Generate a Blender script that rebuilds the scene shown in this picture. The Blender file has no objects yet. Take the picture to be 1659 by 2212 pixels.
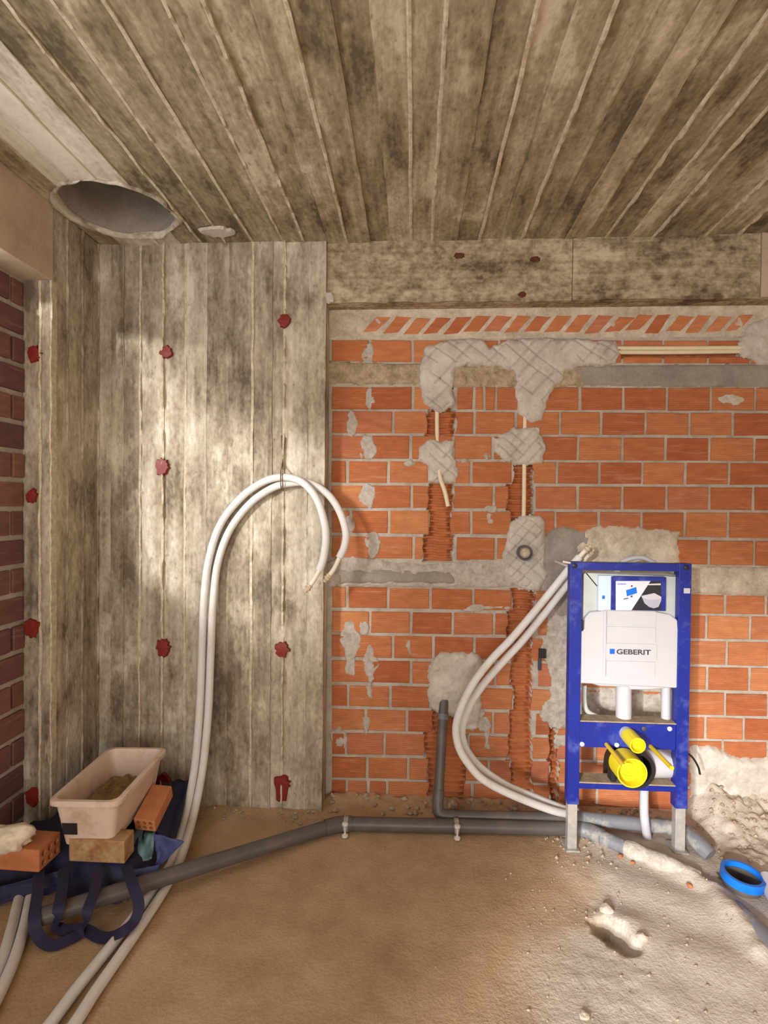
import bpy, bmesh, math, random
import numpy as np
from mathutils import Vector, Matrix

random.seed(7)
S = bpy.context.scene
C = S.collection

# ------------------------------------------------------------------ camera
F_PX, CX, CY, HCAM = 1150.0, 829.5, 1106.0, 1.485
_th, _ph, _ro = math.atan(64 / F_PX), math.atan(16 / F_PX), math.radians(0.53)
FW = Vector((-math.sin(_th) * math.cos(_ph), math.cos(_th) * math.cos(_ph), -math.sin(_ph)))
_R0 = Vector((math.cos(_th), math.sin(_th), 0)); _U0 = _R0.cross(FW)
RT = _R0 * math.cos(_ro) + _U0 * math.sin(_ro)
UP = _U0 * math.cos(_ro) - _R0 * math.sin(_ro)
cd = bpy.data.cameras.new('camera'); cam = bpy.data.objects.new('camera', cd); C.objects.link(cam)
cd.sensor_width = 36.0; cd.lens = F_PX * 36.0 / 2212.0; cd.clip_start = 0.02
m = Matrix((RT, UP, -FW)).transposed().to_4x4(); m.translation = (0, 0, HCAM)
cam.matrix_world = m
S.camera = cam

# ------------------------------------------------------------------ world, sun, daylight, exposure
w = bpy.data.worlds.new('sky'); S.world = w; w.use_nodes = True
w.node_tree.nodes['Background'].inputs[0].default_value = (1.0, 0.97, 0.93, 1)
w.node_tree.nodes['Background'].inputs[1].default_value = 1.0
def add_light(name, kind, loc, direction, energy, color, **kw):
    l = bpy.data.lights.new(name, kind); l.energy = energy; l.color = color
    for k, v in kw.items(): setattr(l, k, v)
    o = bpy.data.objects.new(name, l); C.objects.link(o); o.location = loc
    o.rotation_euler = Vector(direction).to_track_quat('-Z', 'Y').to_euler()
    return o
add_light('sun', 'SUN', (-4, -4, 3), (0.46, 0.87, -0.205), 2.3, (1.0, 0.985, 0.965), angle=math.radians(8))
add_light('rear_daylight', 'AREA', (0.1, -4.1, 1.5), (0.0, 1, -0.02), 74, (1.0, 0.95, 0.875), shape='RECTANGLE', size=3.2, size_y=2.0)
add_light('side_window_daylight', 'AREA', (-1.85, 0.4, 1.69), (1, 0.25, -0.05), 16, (0.97, 0.97, 1.0), shape='RECTANGLE', size=3.0, size_y=0.85)
add_light('balcony_door_daylight', 'AREA', (-3.2, -4.6, 2.6), (0.5, 0.85, -0.3), 330, (1.0, 0.985, 0.97), shape='SQUARE', size=0.14)
S.view_settings.view_transform = 'Standard'; S.view_settings.look = 'None'
S.view_settings.gamma = 1.0; S.view_settings.use_curve_mapping = False
S.view_settings.exposure = 0.38
S.cycles.use_light_tree = False; S.cycles.max_bounces = 5; S.cycles.diffuse_bounces = 3; S.cycles.glossy_bounces = 2; S.cycles.caustics_reflective = False

# ------------------------------------------------------------------ helpers: pixel rays to places on planes
def ray(px, py): return FW + RT * ((px - CX) / F_PX) - UP * ((py - CY) / F_PX)
def WY(px, py, y):
    v = ray(px, py); p = v * (y / v.y); p.z += HCAM; return p
def WZ(px, py, z):
    v = ray(px, py); p = v * ((z - HCAM) / v.z); p.z = z; return p
def WX(px, py, x):
    v = ray(px, py); p = v * (x / v.x); p.z += HCAM; return p

COL_Y, BRICK_Y, BEAM_Y = 2.53, 2.65, 2.543
LEFT_X, INFILL_X, RIGHT_X = -1.54, -1.66, 1.98
CEIL_Z = HCAM + 1.253
COL_X1 = -0.427
JAMB_Y = WX(112, 605, LEFT_X).y
BEAM_Z = WY(1000, 651, BEAM_Y).z

# ------------------------------------------------------------------ numpy value noise
def _hash(ix, iy, seed):
    n = (ix.astype(np.int64) * 374761393 + iy.astype(np.int64) * 668265263 + seed * 982451653) & 0x7fffffff
    n = ((n ^ (n >> 13)) * 1274126177) & 0x7fffffff
    n = (n ^ (n >> 16)) & 0xffff
    return n / 65535.0
def vnoise(x, y, seed=0):
    x = np.asarray(x, float); y = np.asarray(y, float)
    ix, iy = np.floor(x), np.floor(y); fx, fy = x - ix, y - iy
    fx = fx * fx * (3 - 2 * fx); fy = fy * fy * (3 - 2 * fy)
    a, b = _hash(ix, iy, seed), _hash(ix + 1, iy, seed); c, d = _hash(ix, iy + 1, seed), _hash(ix + 1, iy + 1, seed)
    return (a * (1 - fx) + b * fx) * (1 - fy) + (c * (1 - fx) + d * fx) * fy - 0.5
def fbm(x, y, seed=0, oct=3):
    r = 0; amp = 1.0
    for k in range(oct):
        r = r + amp * vnoise(np.asarray(x) * 2 ** k, np.asarray(y) * 2 ** k, seed + 17 * k); amp *= 0.5
    return r

# ------------------------------------------------------------------ helpers: objects
def tag(o, label=None, cat=None, group=None, kind=None):
    if label: o['label'] = label
    if cat: o['category'] = cat
    if group: o['group'] = group
    if kind: o['kind'] = kind
    return o
def mesh_obj(name, verts, faces, mat, parent=None, smooth=False, mats=None, midx=None):
    me = bpy.data.meshes.new(name)
    me.from_pydata([tuple(v) for v in verts], [], [tuple(int(i) for i in f) for f in faces])
    for mm in (mats or [mat]): me.materials.append(mm)
    if midx is not None: me.polygons.foreach_set('material_index', np.asarray(midx, dtype=np.int32))
    if smooth: me.polygons.foreach_set('use_smooth', [True] * len(me.polygons))
    me.update()
    o = bpy.data.objects.new(name, me); C.objects.link(o)
    if parent: o.parent = parent; o.matrix_parent_inverse = parent.matrix_basis.inverted()
    return o
def bm_obj(name, bm, mat, parent=None, smooth=False, recalc=True):
    if recalc: bmesh.ops.recalc_face_normals(bm, faces=bm.faces)
    me = bpy.data.meshes.new(name); bm.to_mesh(me); bm.free()
    me.materials.append(mat)
    if smooth:
        me.polygons.foreach_set('use_smooth', [True] * len(me.polygons))
    o = bpy.data.objects.new(name, me); C.objects.link(o)
    if parent: o.parent = parent; o.matrix_parent_inverse = parent.matrix_basis.inverted()
    return o
def empty(name, loc):
    o = bpy.data.objects.new(name, None); C.objects.link(o); o.location = loc; o.empty_display_size = 0.1
    return o
def add_box(bm, x0, x1, y0, y1, z0, z1, bevel=0.0, rot=None, about=None):
    r = bmesh.ops.create_cube(bm, size=1.0)
    vs = r['verts']
    for v in vs:
        v.co = Vector((x0 + (v.co.x + .5) * (x1 - x0), y0 + (v.co.y + .5) * (y1 - y0), z0 + (v.co.z + .5) * (z1 - z0)))
    if bevel:
        es = list({e for v in vs for e in v.link_edges})
        b = bmesh.ops.bevel(bm, geom=es, offset=bevel, segments=2, affect='EDGES', profile=0.6)
        vs = list({v for f in b['faces'] for v in f.verts} | {v for v in vs if v.is_valid})
    if rot is not None:
        bmesh.ops.rotate(bm, verts=vs, cent=about, matrix=rot)
    return vs
def box(name, x0, x1, y0, y1, z0, z1, mat, parent=None, bevel=0.0):
    bm = bmesh.new(); add_box(bm, x0, x1, y0, y1, z0, z1, bevel)
    return bm_obj(name, bm, mat, parent)
def catmull(pts, n=8):
    P = [Vector(p) for p in pts]; P = [P[0] * 2 - P[1]] + P + [P[-1] * 2 - P[-2]]
    out = []
    for i in range(1, len(P) - 2):
        a, b, c, d = P[i - 1], P[i], P[i + 1], P[i + 2]
        for k in range(n):
            t = k / n
            out.append(0.5 * ((2 * b) + (c - a) * t + (2 * a - 5 * b + 4 * c - d) * t * t + (3 * b - a - 3 * c + d) * t ** 3))
    out.append(P[-2].copy()); return out
def tube(bm, path, r, seg=14, cap=True, radii=None):
    path = [Vector(p) for p in path]; n = len(path)
    T = [(path[min(i + 1, n - 1)] - path[max(i - 1, 0)]).normalized() for i in range(n)]
    a = Vector((0, 0, 1)) if abs(T[0].z) < 0.9 else Vector((1, 0, 0))
    N = (a - T[0] * a.dot(T[0])).normalized(); rings = []
    for i in range(n):
        N = (N - T[i] * N.dot(T[i])).normalized(); B = T[i].cross(N)
        rr = radii[i] if radii else r
        rings.append([bm.verts.new(path[i] + (N * math.cos(2 * math.pi * k / seg) + B * math.sin(2 * math.pi * k / seg)) * rr) for k in range(seg)])
    for i in range(n - 1):
        for k in range(seg):
            bm.faces.new((rings[i][k], rings[i][(k + 1) % seg], rings[i + 1][(k + 1) % seg], rings[i + 1][k]))
    if cap:
        bm.faces.new(rings[0][::-1]); bm.faces.new(rings[-1])
    return rings
def tube_obj(name, path, r, mat, parent=None, seg=14, smooth=True, cap=True, radii=None):
    bm = bmesh.new(); tube(bm, path, r, seg, cap, radii)
    o = bm_obj(name, bm, mat, parent, smooth)
    if smooth: sharp(o)
    return o
def sharp(o, ang=40):
    me = o.data; bm = bmesh.new(); bm.from_mesh(me)
    for e in bm.edges:
        if len(e.link_faces) == 2 and e.calc_face_angle() > math.radians(ang): e.smooth = False
    bm.to_mesh(me); bm.free()
def ring_pipe(name, a, b, ro, ri, mat, parent=None, seg=28):
    """hollow pipe between two points"""
    a, b = Vector(a), Vector(b); bm = bmesh.new()
    t = (b - a).normalized(); q = t.to_track_quat('Z', 'Y')
    R = []
    for (p, r) in ((a, ri), (a, ro), (b, ro), (b, ri)):
        R.append([bm.verts.new(p + q @ Vector((math.cos(2 * math.pi * k / seg) * r, math.sin(2 * math.pi * k / seg) * r, 0))) for k in range(seg)])
    for i in range(4):
        A, B = R[i], R[(i + 1) % 4]
        for k in range(seg): bm.faces.new((A[k], A[(k + 1) % seg], B[(k + 1) % seg], B[k]))
    o = bm_obj(name, bm, mat, parent, True); sharp(o); return o
def prism(name, poly, d0, d1, mat, parent=None, axis='y', bevel=0.0):
    """polygon in (x,z) extruded along y (axis y) or in (x,y) along z (axis z)"""
    bm = bmesh.new()
    mk = (lambda p, d: (p[0], d, p[1])) if axis == 'y' else (lambda p, d: (p[0], p[1], d)) if axis == 'z' else (lambda p, d: (d, p[0], p[1]))
    A = [bm.verts.new(mk(p, d0)) for p in poly]; B = [bm.verts.new(mk(p, d1)) for p in poly]
    bm.faces.new(A); bm.faces.new(B[::-1]); n = len(poly)
    for i in range(n): bm.faces.new((A[i], B[i], B[(i + 1) % n], A[(i + 1) % n]))
    if bevel:
        bmesh.ops.recalc_face_normals(bm, faces=bm.faces)
        bmesh.ops.bevel(bm, geom=[e for e in bm.edges if e.calc_length() > bevel * 2.2], offset=bevel, segments=1, affect='EDGES')
    return bm_obj(name, bm, mat, parent)

# ------------------------------------------------------------------ materials
class NT:
    def __init__(s, name):
        s.m = bpy.data.materials.new(name); s.m.use_nodes = True; s.t = s.m.node_tree
        s.b = s.t.nodes['Principled BSDF']; s.b.inputs['Roughness'].default_value = 0.85
        s.b.inputs['Specular IOR Level'].default_value = 0.0
    def n(s, typ, **kw):
        nd = s.t.nodes.new(typ)
        for k, v in kw.items():
            if k.startswith('i_'): nd.inputs[k[2:].replace('_', ' ')].default_value = v
            else: setattr(nd, k, v)
        return nd
    def l(s, a, b): s.t.links.new(a, b)
    def pos(s, scale=(1, 1, 1), rnd=True):
        g = s.n('ShaderNodeNewGeometry'); mp = s.n('ShaderNodeMapping'); mp.inputs['Scale'].default_value = scale
        s.l(g.outputs['Position'], mp.inputs['Vector'])
        if rnd:
            oi = s.n('ShaderNodeObjectInfo'); mu = s.n('ShaderNodeMath', operation='MULTIPLY'); mu.inputs[1].default_value = 37.0
            s.l(oi.outputs['Random'], mu.inputs[0]); cmb = s.n('ShaderNodeCombineXYZ')
            for i in range(3): s.l(mu.outputs[0], cmb.inputs[i])
            s.l(cmb.outputs[0], mp.inputs['Location'])
        return mp.outputs[0]
    def noise(s, vec, scale, detail=4, rough=0.6):
        nz = s.n('ShaderNodeTexNoise'); nz.inputs['Scale'].default_value = scale
        nz.inputs['Detail'].default_value = detail; nz.inputs['Roughness'].default_value = rough
        if vec is not None: s.l(vec, nz.inputs['Vector'])
        return nz.outputs['Fac']
    def ramp(s, fac, stops):
        r = s.n('ShaderNodeValToRGB'); e = r.color_ramp.elements
        while len(e) < len(stops): e.new(0.5)
        for k, (p, c) in enumerate(stops):
            e[k].position = p; e[k].color = (*c, 1) if len(c) == 3 else c
        s.l(fac, r.inputs['Fac']); return r.outputs['Color']
    def mix(s, fac, a, b, typ='MIX'):
        x = s.n('ShaderNodeMix', data_type='RGBA', blend_type=typ)
        for sock, v in ((x.inputs[0], fac), (x.inputs[6], a), (x.inputs[7], b)):
            if hasattr(v, 'links'): s.l(v, sock)
            elif isinstance(v, (int, float)): sock.default_value = v
            else: sock.default_value = (*v, 1)
        return x.outputs[2]
    def math(s, op, a, b=0.0):
        x = s.n('ShaderNodeMath', operation=op)
        for i, v in enumerate((a, b)):
            if hasattr(v, 'links'): s.l(v, x.inputs[i])
            else: x.inputs[i].default_value = v
        return x.outputs[0]
    def bump(s, h, strength=0.4, dist=0.004, prev=None):
        b = s.n('ShaderNodeBump'); b.inputs['Strength'].default_value = strength; b.inputs['Distance'].default_value = dist
        s.l(h, b.inputs['Height'])
        if prev: s.l(prev, b.inputs['Normal'])
        s.l(b.outputs[0], s.b.inputs['Normal']); return b.outputs[0]
    def color(s, c):
        if hasattr(c, 'links'): s.l(c, s.b.inputs['Base Color'])
        else: s.b.inputs['Base Color'].default_value = (*c, 1)
def G(v): return tuple(((x / 255) / 12.92 if x / 255 <= 0.04045 else (((x / 255) + .055) / 1.055) ** 2.4) for x in v)

def board_concrete(name, across, along, tones, dark=0.35, lift=0.0, gw=0.34, rw=0.2, iso=False, bs=9):
    """board-marked concrete: cement blotches, faint grain along one world axis"""
    t = NT(name)
    def st(k):
        sc = [1.0, 1.0, 1.0]; sc['xyz'.index(along)] = k; return tuple(sc)
    grain = t.noise(t.pos(st(0.05)), 38, 2, 0.6)
    blot = t.noise(t.pos(st(1.0 if iso else 0.27)), bs, 4, 0.7)
    fine = t.noise(t.pos(st(0.6)), 62, 2, 0.6)
    big = t.noise(t.pos(st(0.55), False), 4.5, 5, 0.68)
    oi = t.n('ShaderNodeObjectInfo')
    f = t.math('ADD', t.math('MULTIPLY', grain, gw), t.math('MULTIPLY', blot, 0.85))
    bigr = t.ramp(big, [(0.34, (0.0, 0.0, 0.0)), (0.44, (0.42, 0.42, 0.42)), (0.56, (0.56, 0.56, 0.56)), (0.64, (1, 1, 1))])
    f = t.math('ADD', f, t.math('MULTIPLY', bigr, 0.42))
    f = t.math('ADD', f, t.math('MULTIPLY', oi.outputs['Random'], rw))
    f = t.math('ADD', f, t.math('MULTIPLY', fine, 0.34))
    f = t.math('SUBTRACT', f, 0.375 + gw * 0.5 + rw * 0.5 - lift - 0.06)
    col = t.ramp(f, [(0.22, tones[0]), (0.40, tones[1]), (0.56, tones[2]), (0.76, tones[3])])
    pits = t.ramp(fine, [(0.29, (0.0, 0.0, 0.0)), (0.33, (1, 1, 1))])
    col = t.mix(t.math('MULTIPLY', t.math('SUBTRACT', 1.0, pits), dark), col, tones[0])
    t.color(col)
    h = t.math('ADD', t.math('MULTIPLY', grain, 0.35), t.math('MULTIPLY', fine, 0.7))
    t.bump(h, 0.6, 0.006)
    t.b.inputs['Roughness'].default_value = 0.8
    return t.m
TC = [G((104, 94, 76)), G((146, 132, 108)), G((173, 159, 135)), G((208, 196, 173))]
TW = [G((110, 100, 86)), G((153, 140, 122)), G((182, 170, 152)), G((213, 204, 188))]
M = {}
M['ceil'] = board_concrete('ceiling_board_concrete', 'x', 'y', TC, gw=0.42, rw=0.24)
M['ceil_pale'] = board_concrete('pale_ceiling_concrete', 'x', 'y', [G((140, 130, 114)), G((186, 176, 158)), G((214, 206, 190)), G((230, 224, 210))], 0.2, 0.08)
M['colz'] = board_concrete('column_board_concrete', 'x', 'z', TW, gw=0.3, rw=0.2)
M['beam'] = board_concrete('beam_concrete', 'z', 'x', [G((104, 90, 72)), G((146, 130, 108)), G((178, 162, 138)), G((204, 190, 166))], 0.6, iso=True, bs=22, rw=0.05)

def rough_mat(name, c0, c1, scale=14, bump=0.6, dist=0.006, fine=90, rnd=True, rough=0.9, c2=None):
    t = NT(name); v = t.pos(rnd=rnd)
    a = t.noise(v, scale, 6, 0.65); b = t.noise(v, fine, 4, 0.6)
    f = t.math('ADD', t.math('MULTIPLY', a, 0.7), t.math('MULTIPLY', b, 0.3))
    st = [(0.36, c0), (0.62, c1)] + ([(0.75, c2)] if c2 else [])
    t.color(t.ramp(f, st)); t.bump(f, bump, dist); t.b.inputs['Roughness'].default_value = rough
    return t.m
M['laitance'] = rough_mat('pale_laitance', G((176, 160, 136)), G((216, 204, 184)), 40, 0.6)
M['mortar'] = rough_mat('grey_mortar', G((162, 150, 136)), G((196, 185, 172)))
M['patch'] = rough_mat('pale_patch_mortar', G((178, 168, 156)), G((212, 203, 192)), 10, 0.5)
M['smear'] = rough_mat('grey_mortar_smear', G((162, 152, 140)), G((200, 191, 180)), 30, 0.9, 0.01)
M['band_grey'] = rough_mat('smooth_grey_render', G((138, 129, 120)), G((166, 156, 146)), 8, 0.25, 0.003)
M['band_tan'] = rough_mat('rough_tan_concrete', G((142, 124, 100)), G((194, 174, 146)), 22, 0.9, 0.012)
M['cream_mortar'] = rough_mat('cream_packing_mortar', G((170, 154, 134)), G((216, 202, 184)), 12, 0.6)
M['plaster'] = rough_mat('pink_beige_plaster', G((180, 158, 138)), G((206, 186, 164)), 6, 0.3, 0.004)
M['sand'] = rough_mat('rubble_sand', G((150, 130, 110)), G((206, 188, 170)), 30, 1.0, 0.012)
M['stone'] = rough_mat('pale_stone', G((176, 160, 142)), G((214, 202, 188)), 20, 0.6)
M['dust_cem'] = rough_mat('cement_dust', G((140, 122, 100)), G((176, 158, 134)), 30, 0.6)

def brick_mat(name, stops, flute=True, salt=0.48):
    t = NT(name); oi = t.n('ShaderNodeObjectInfo'); v = t.pos()
    base = t.ramp(oi.outputs['Random'], stops)
    mot = t.noise(t.pos((1, 1, 3.0)), 12, 5, 0.65)
    col = t.mix(0.55, base, t.ramp(mot, [(0.3, (0.62, 0.58, 0.55)), (0.65, (1.1, 1.08, 1.06))]), 'MULTIPLY')
    st = t.ramp(t.noise(t.pos((0.35, 0.35, 4.0)), 14, 5, 0.7), [(0.56, (0, 0, 0)), (0.74, (1, 1, 1))])
    col = t.mix(t.math('MULTIPLY', st, salt), col, G((226, 186, 156)))
    h = t.math('MULTIPLY', mot, 0.5)
    if flute:
        g = t.n('ShaderNodeNewGeometry'); sp = t.n('ShaderNodeSeparateXYZ'); t.l(g.outputs['Position'], sp.inputs[0])
        wv = t.math('SINE', t.math('MULTIPLY', sp.outputs['Z'], 2 * math.pi / 0.0088))
        wm = t.math('MULTIPLY', t.math('ADD', wv, 1.0), 0.5)
        col = t.mix(t.math('MULTIPLY', t.math('SUBTRACT', 1.0, wm), 0.26), col, G((140, 74, 46)))
        h = t.math('ADD', h, t.math('MULTIPLY', wm, 0.7))
    t.color(col); t.bump(h, 0.5, 0.004)
    t.b.inputs['Roughness'].default_value = 0.62
    return t.m
BR = [(0.0, G((190, 116, 76))), (0.3, G((204, 134, 92))), (0.55, G((182, 106, 72))), (0.8, G((212, 144, 98))), (1.0, G((194, 122, 92)))]
M['brick'] = brick_mat('orange_hollow_brick', BR)
M['brick_plain'] = brick_mat('orange_brick_plain', BR, False, 0.3)
M['brick_in'] = brick_mat('brick_cut_core', [(0, G((190, 118, 78))), (1, G((190, 118, 78)))], False, 0.15)
M['brick_dusty'] = rough_mat('dusty_brown_brick', G((150, 106, 74)), G((196, 162, 122)), 16, 0.8, 0.008, 60)
M['brick_dark'] = brick_mat('maroon_brick', [(0, G((132, 96, 88))), (0.5, G((114, 84, 84))), (1, G((146, 106, 92)))], False, 0.2)

def plain(name, c, rough=0.5, var=0.15, scale=20, spec=0.4, metal=0.0, dirt=None, dirt_amt=0.4, bump=0.0):
    t = NT(name); v = t.pos(rnd=False); a = t.noise(v, scale, 4, 0.6)
    c0 = tuple(x * (1 - var) for x in c); c1 = tuple(min(1, x * (1 + var)) for x in c)
    col = t.ramp(a, [(0.35, c0), (0.65, c1)])
    if dirt:
        d = t.ramp(t.noise(v, 9, 6, 0.7), [(0.52, (0, 0, 0)), (0.66, (1, 1, 1))])
        col = t.mix(t.math('MULTIPLY', d, dirt_amt), col, dirt)
    t.color(col); t.b.inputs['Roughness'].default_value = rough; t.b.inputs['Specular IOR Level'].default_value = spec
    t.b.inputs['Metallic'].default_value = metal
    if bump: t.bump(a, bump, 0.004)
    return t.m
M['blue'] = plain('cobalt_powder_coat', G((20, 37, 132)), 0.4, 0.1, 6, dirt=G((104, 116, 186)), dirt_amt=0.4)
M['blue_ring'] = plain('bright_blue_plastic', G((22, 112, 212)), 0.35)
M['white'] = plain('white_plastic_shell', G((190, 188, 193)), 0.45, 0.02)
M['cistern'] = plain('milky_plastic', G((186, 189, 186)), 0.35, 0.05)
M['box_white'] = plain('bluish_white_plastic', G((196, 212, 226)), 0.35, 0.03)
M['sleeve'] = plain('white_foam_insulation', G((220, 217, 213)), 0.7, 0.03, 60, bump=0.15, dirt=G((190, 172, 150)), dirt_amt=0.25)
M['inner_pipe'] = plain('white_inner_pipe', G((226, 214, 196)), 0.45, 0.04)
M['tape'] = plain('crumpled_tape', G((206, 186, 160)), 0.5, 0.25, 120, bump=0.8)
M['conduit'] = plain('cream_conduit', G((230, 214, 180)), 0.5, 0.04)
M['grey_pipe'] = plain('grey_pvc', G((94, 88, 86)), 0.4, 0.06, 12, dirt=G((140, 118, 96)), dirt_amt=0.35)
M['grey_pipe_light'] = plain('dusty_grey_pvc', G((118, 119, 124)), 0.45, 0.08, 12, dirt=G((196, 188, 174)), dirt_amt=0.6)
M['galv'] = plain('galvanised_steel', G((176, 172, 166)), 0.45, 0.12, 40, metal=0.35, dirt=G((200, 190, 176)), dirt_amt=0.6)
M['zinc'] = plain('zinc_bolt', G((232, 228, 222)), 0.3, 0.08, 60, metal=0.2)
M['black'] = plain('black_rubber', G((34, 33, 34)), 0.45, 0.1)
M['dark_in'] = plain('dark_cavity', G((40, 33, 34)), 0.8, 0.2)
M['yellow'] = plain('yellow_cap_plastic', G((226, 208, 34)), 0.4, 0.04)
M['yellow2'] = plain('amber_yellow_plastic', G((222, 186, 40)), 0.4, 0.04)
M['navy'] = plain('navy_woven_bag', G((40, 42, 74)), 0.55, 0.2, 30, bump=0.5)
M['navy_light'] = plain('blue_bag_lining', G((66, 76, 124)), 0.55, 0.2, 24, bump=0.5)
M['strap'] = plain('navy_webbing', G((42, 38, 66)), 0.7, 0.1, 80)
M['teal'] = plain('teal_plastic_bag', G((104, 140, 146)), 0.4, 0.3, 24, bump=0.6)
M['crate'] = plain('pinkish_white_plastic', G((226, 202, 186)), 0.45, 0.04, 12, dirt=G((176, 142, 110)), dirt_amt=0.5)
M['crate_dirt'] = rough_mat('dried_mortar_dirt', G((120, 92, 62)), G((168, 136, 100)), 30, 1.0, 0.012)
M['rag'] = plain('off_white_rag', G((236, 222, 200)), 0.8, 0.1, 30, bump=0.7)
M['paint'] = plain('oxide_red_paint', G((126, 36, 28)), 0.5, 0.2, 60)
M['rust'] = plain('rusty_wire', G((96, 66, 48)), 0.7, 0.2, 80)
M['rust_spot'] = plain('rust_stain', G((92, 48, 28)), 0.8, 0.3, 60)
M['logo_blue'] = plain('logo_blue', G((30, 96, 210)), 0.4, 0.0)
M['print_blue'] = plain('print_blue', G((16, 108, 216)), 0.4, 0.02)
M['ink'] = plain('ink_grey', G((62, 64, 72)), 0.5, 0.0)
M['print_white'] = plain('print_white', G((212, 212, 222)), 0.4, 0.03)
M['print_dark'] = plain('print_dark', G((38, 38, 44)), 0.4, 0.1)
M['print_shade'] = plain('print_shade', G((168, 168, 184)), 0.4, 0.03)
M['print_lilac'] = plain('print_lilac', G((150, 152, 214)), 0.4, 0.03)

def floor_mat():
    t = NT('dusty_concrete_floor'); v = t.pos(rnd=False)
    a = t.noise(v, 5, 7, 0.65); b = t.noise(v, 90, 3, 0.65); c = t.noise(v, 1.6, 3, 0.5)
    f = t.math('ADD', t.math('MULTIPLY', a, 0.5), t.math('ADD', t.math('MULTIPLY', b, 0.2), t.math('MULTIPLY', c, 0.3)))
    col = t.ramp(f, [(0.34, G((162, 132, 102))), (0.5, G((186, 156, 124))), (0.66, G((204, 176, 146)))])
    at = t.n('ShaderNodeAttribute'); at.attribute_name = 'screed'
    col2 = t.ramp(f, [(0.34, G((172, 160, 146))), (0.5, G((198, 186, 172))), (0.66, G((218, 208, 196)))])
    col = t.mix(at.outputs['Fac'], col, col2)
    t.color(col); t.bump(t.math('ADD', t.math('MULTIPLY', a, 0.3), b), 0.55, 0.006); t.b.inputs['Roughness'].default_value = 0.9
    return t.m
M['floor'] = floor_mat()

# ================================================================== FLOOR
def seg_dist(px, py, a, b):
    ax, ay, bx, by = a[0], a[1], b[0], b[1]; dx, dy = bx - ax, by - ay
    t = np.clip(((px - ax) * dx + (py - ay) * dy) / (dx * dx + dy * dy), 0, 1)
    return np.hypot(px - ax - t * dx, py - ay - t * dy)
def smooth(a, b, x):
    t = np.clip((x - a) / (b - a), 0, 1); return t * t * (3 - 2 * t)
pit = WZ(1338, 2030, 0); pit2 = WZ(1302, 1998, 0); pit3 = WZ(1362, 2048, 0)
ridge_a, ridge_b, ridge_c = WZ(1420, 1862, 0), WZ(1545, 1932, 0), WZ(1640, 2060, 0)
ringp = WZ(1600, 1905, 0)
def floor_h(x, y):
    x = np.asarray(x, float); y = np.asarray(y, float)
    rough = smooth(-0.05, 0.22, x - (0.18 + (y - 1.52) * 0.55) - 0.10)
    h = 0.004 * fbm(x * 3, y * 3, 3) + 0.0012 * fbm(x * 40, y * 40, 5, 2)
    scr0 = smooth(0.66, 0.80, x + 0.12 * vnoise(x * 9, y * 9, 4)) * smooth(1.45, 1.7, y)
    h += rough * (1 - 0.75 * scr0) * (0.004 * np.maximum(fbm(x * 38, y * 38, 9, 2), -0.1) + 0.003 * fbm(x * 19, y * 19, 12, 2))
    # trowelled screed in front of the frame, gently raised with drag marks
    scr = smooth(0.62, 0.80, x + 0.12 * vnoise(x * 9, y * 9, 4)) * smooth(1.5, 1.85, y)
    h += scr * (0.012 + 0.006 * np.sin((y * 0.8 + x * 0.35) * 26) * smooth(1.3, 1.6, y) * (vnoise(x * 3, y * 3, 8) + .5))
    # mound of mortar under the frame and along the wall
    h += (0.085 * smooth(2.34, 2.66, y) + 0.03 * smooth(2.08, 2.35, y)) * smooth(1.27, 1.42, x) * (1 + 0.5 * fbm(x * 9, y * 9, 21))
    h += smooth(2.0, 2.4, y) * smooth(1.27, 1.42, x) * 0.02 * fbm(x * 32, y * 32, 33, 2)
    # ridge of mortar over the buried pipe
    d = np.minimum(seg_dist(x, y, ridge_a, ridge_b), seg_dist(x, y, ridge_b, ridge_c))
    h += 0.03 * np.exp(-(d / 0.045) ** 2) * (1 + 0.6 * fbm(x * 14, y * 14, 41))
    # rubble strip at the foot of the brick wall
    k = smooth(2.52, 2.62, y) * smooth(-0.5, -0.40, x) * (1 - smooth(0.55, 0.75, x))
    h += k * (0.018 + 0.024 * fbm(x * 16, y * 16, 51) + 0.012 * smooth(2.58, 2.66, y))
    k2 = smooth(2.45, 2.55, y) * smooth(-1.2, -0.95, x) * (1 - smooth(-0.46, -0.42, x))
    h += k2 * (0.012 + 0.012 * fbm(x * 20, y * 20, 53))
    # broken-out pit
    dp = np.minimum(seg_dist(x, y, pit2, pit) * 0.9, seg_dist(x, y, pit, pit3)) + 0.03 * fbm(x * 22, y * 22, 61)
    h -= 0.085 * (1 - smooth(0.026, 0.040, dp))
    dr = np.hypot(x - pit.x - 0.05, y - pit.y - 0.07)
    h += 0.014 * np.exp(-(dr / 0.07) ** 2)
    dq = np.hypot(x - ringp.x, y - ringp.y)
    h = np.where(dq < 0.075, np.minimum(h, -0.02), h)
    return h
FX = np.concatenate([[-1.8], np.arange(-1.66, 1.98, 0.0095), [2.0]])
FY = np.concatenate([np.arange(-4.4, 0.7, 0.3), np.arange(0.75, 2.72, 0.0095)])
gx, gy = np.meshgrid(FX, FY); gz = floor_h(gx, gy)
nx, ny = len(FX), len(FY)
vid = np.arange(nx * ny).reshape(ny, nx)
quads = np.stack([vid[:-1, :-1], vid[:-1, 1:], vid[1:, 1:], vid[1:, :-1]], -1).reshape(-1, 4)
floor = mesh_obj('floor', np.stack([gx, gy, gz], -1).reshape(-1, 3), quads, M['floor'], smooth=True)
att = floor.data.attributes.new('screed', 'FLOAT', 'POINT')
scr = smooth(-0.15, 0.25, gx - (0.18 + (gy - 1.52) * 0.55) - 0.12 + 0.25 * fbm(gx * 5, gy * 5, 71))
att.data.foreach_set('value', scr.reshape(-1).astype(np.float32))
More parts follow.
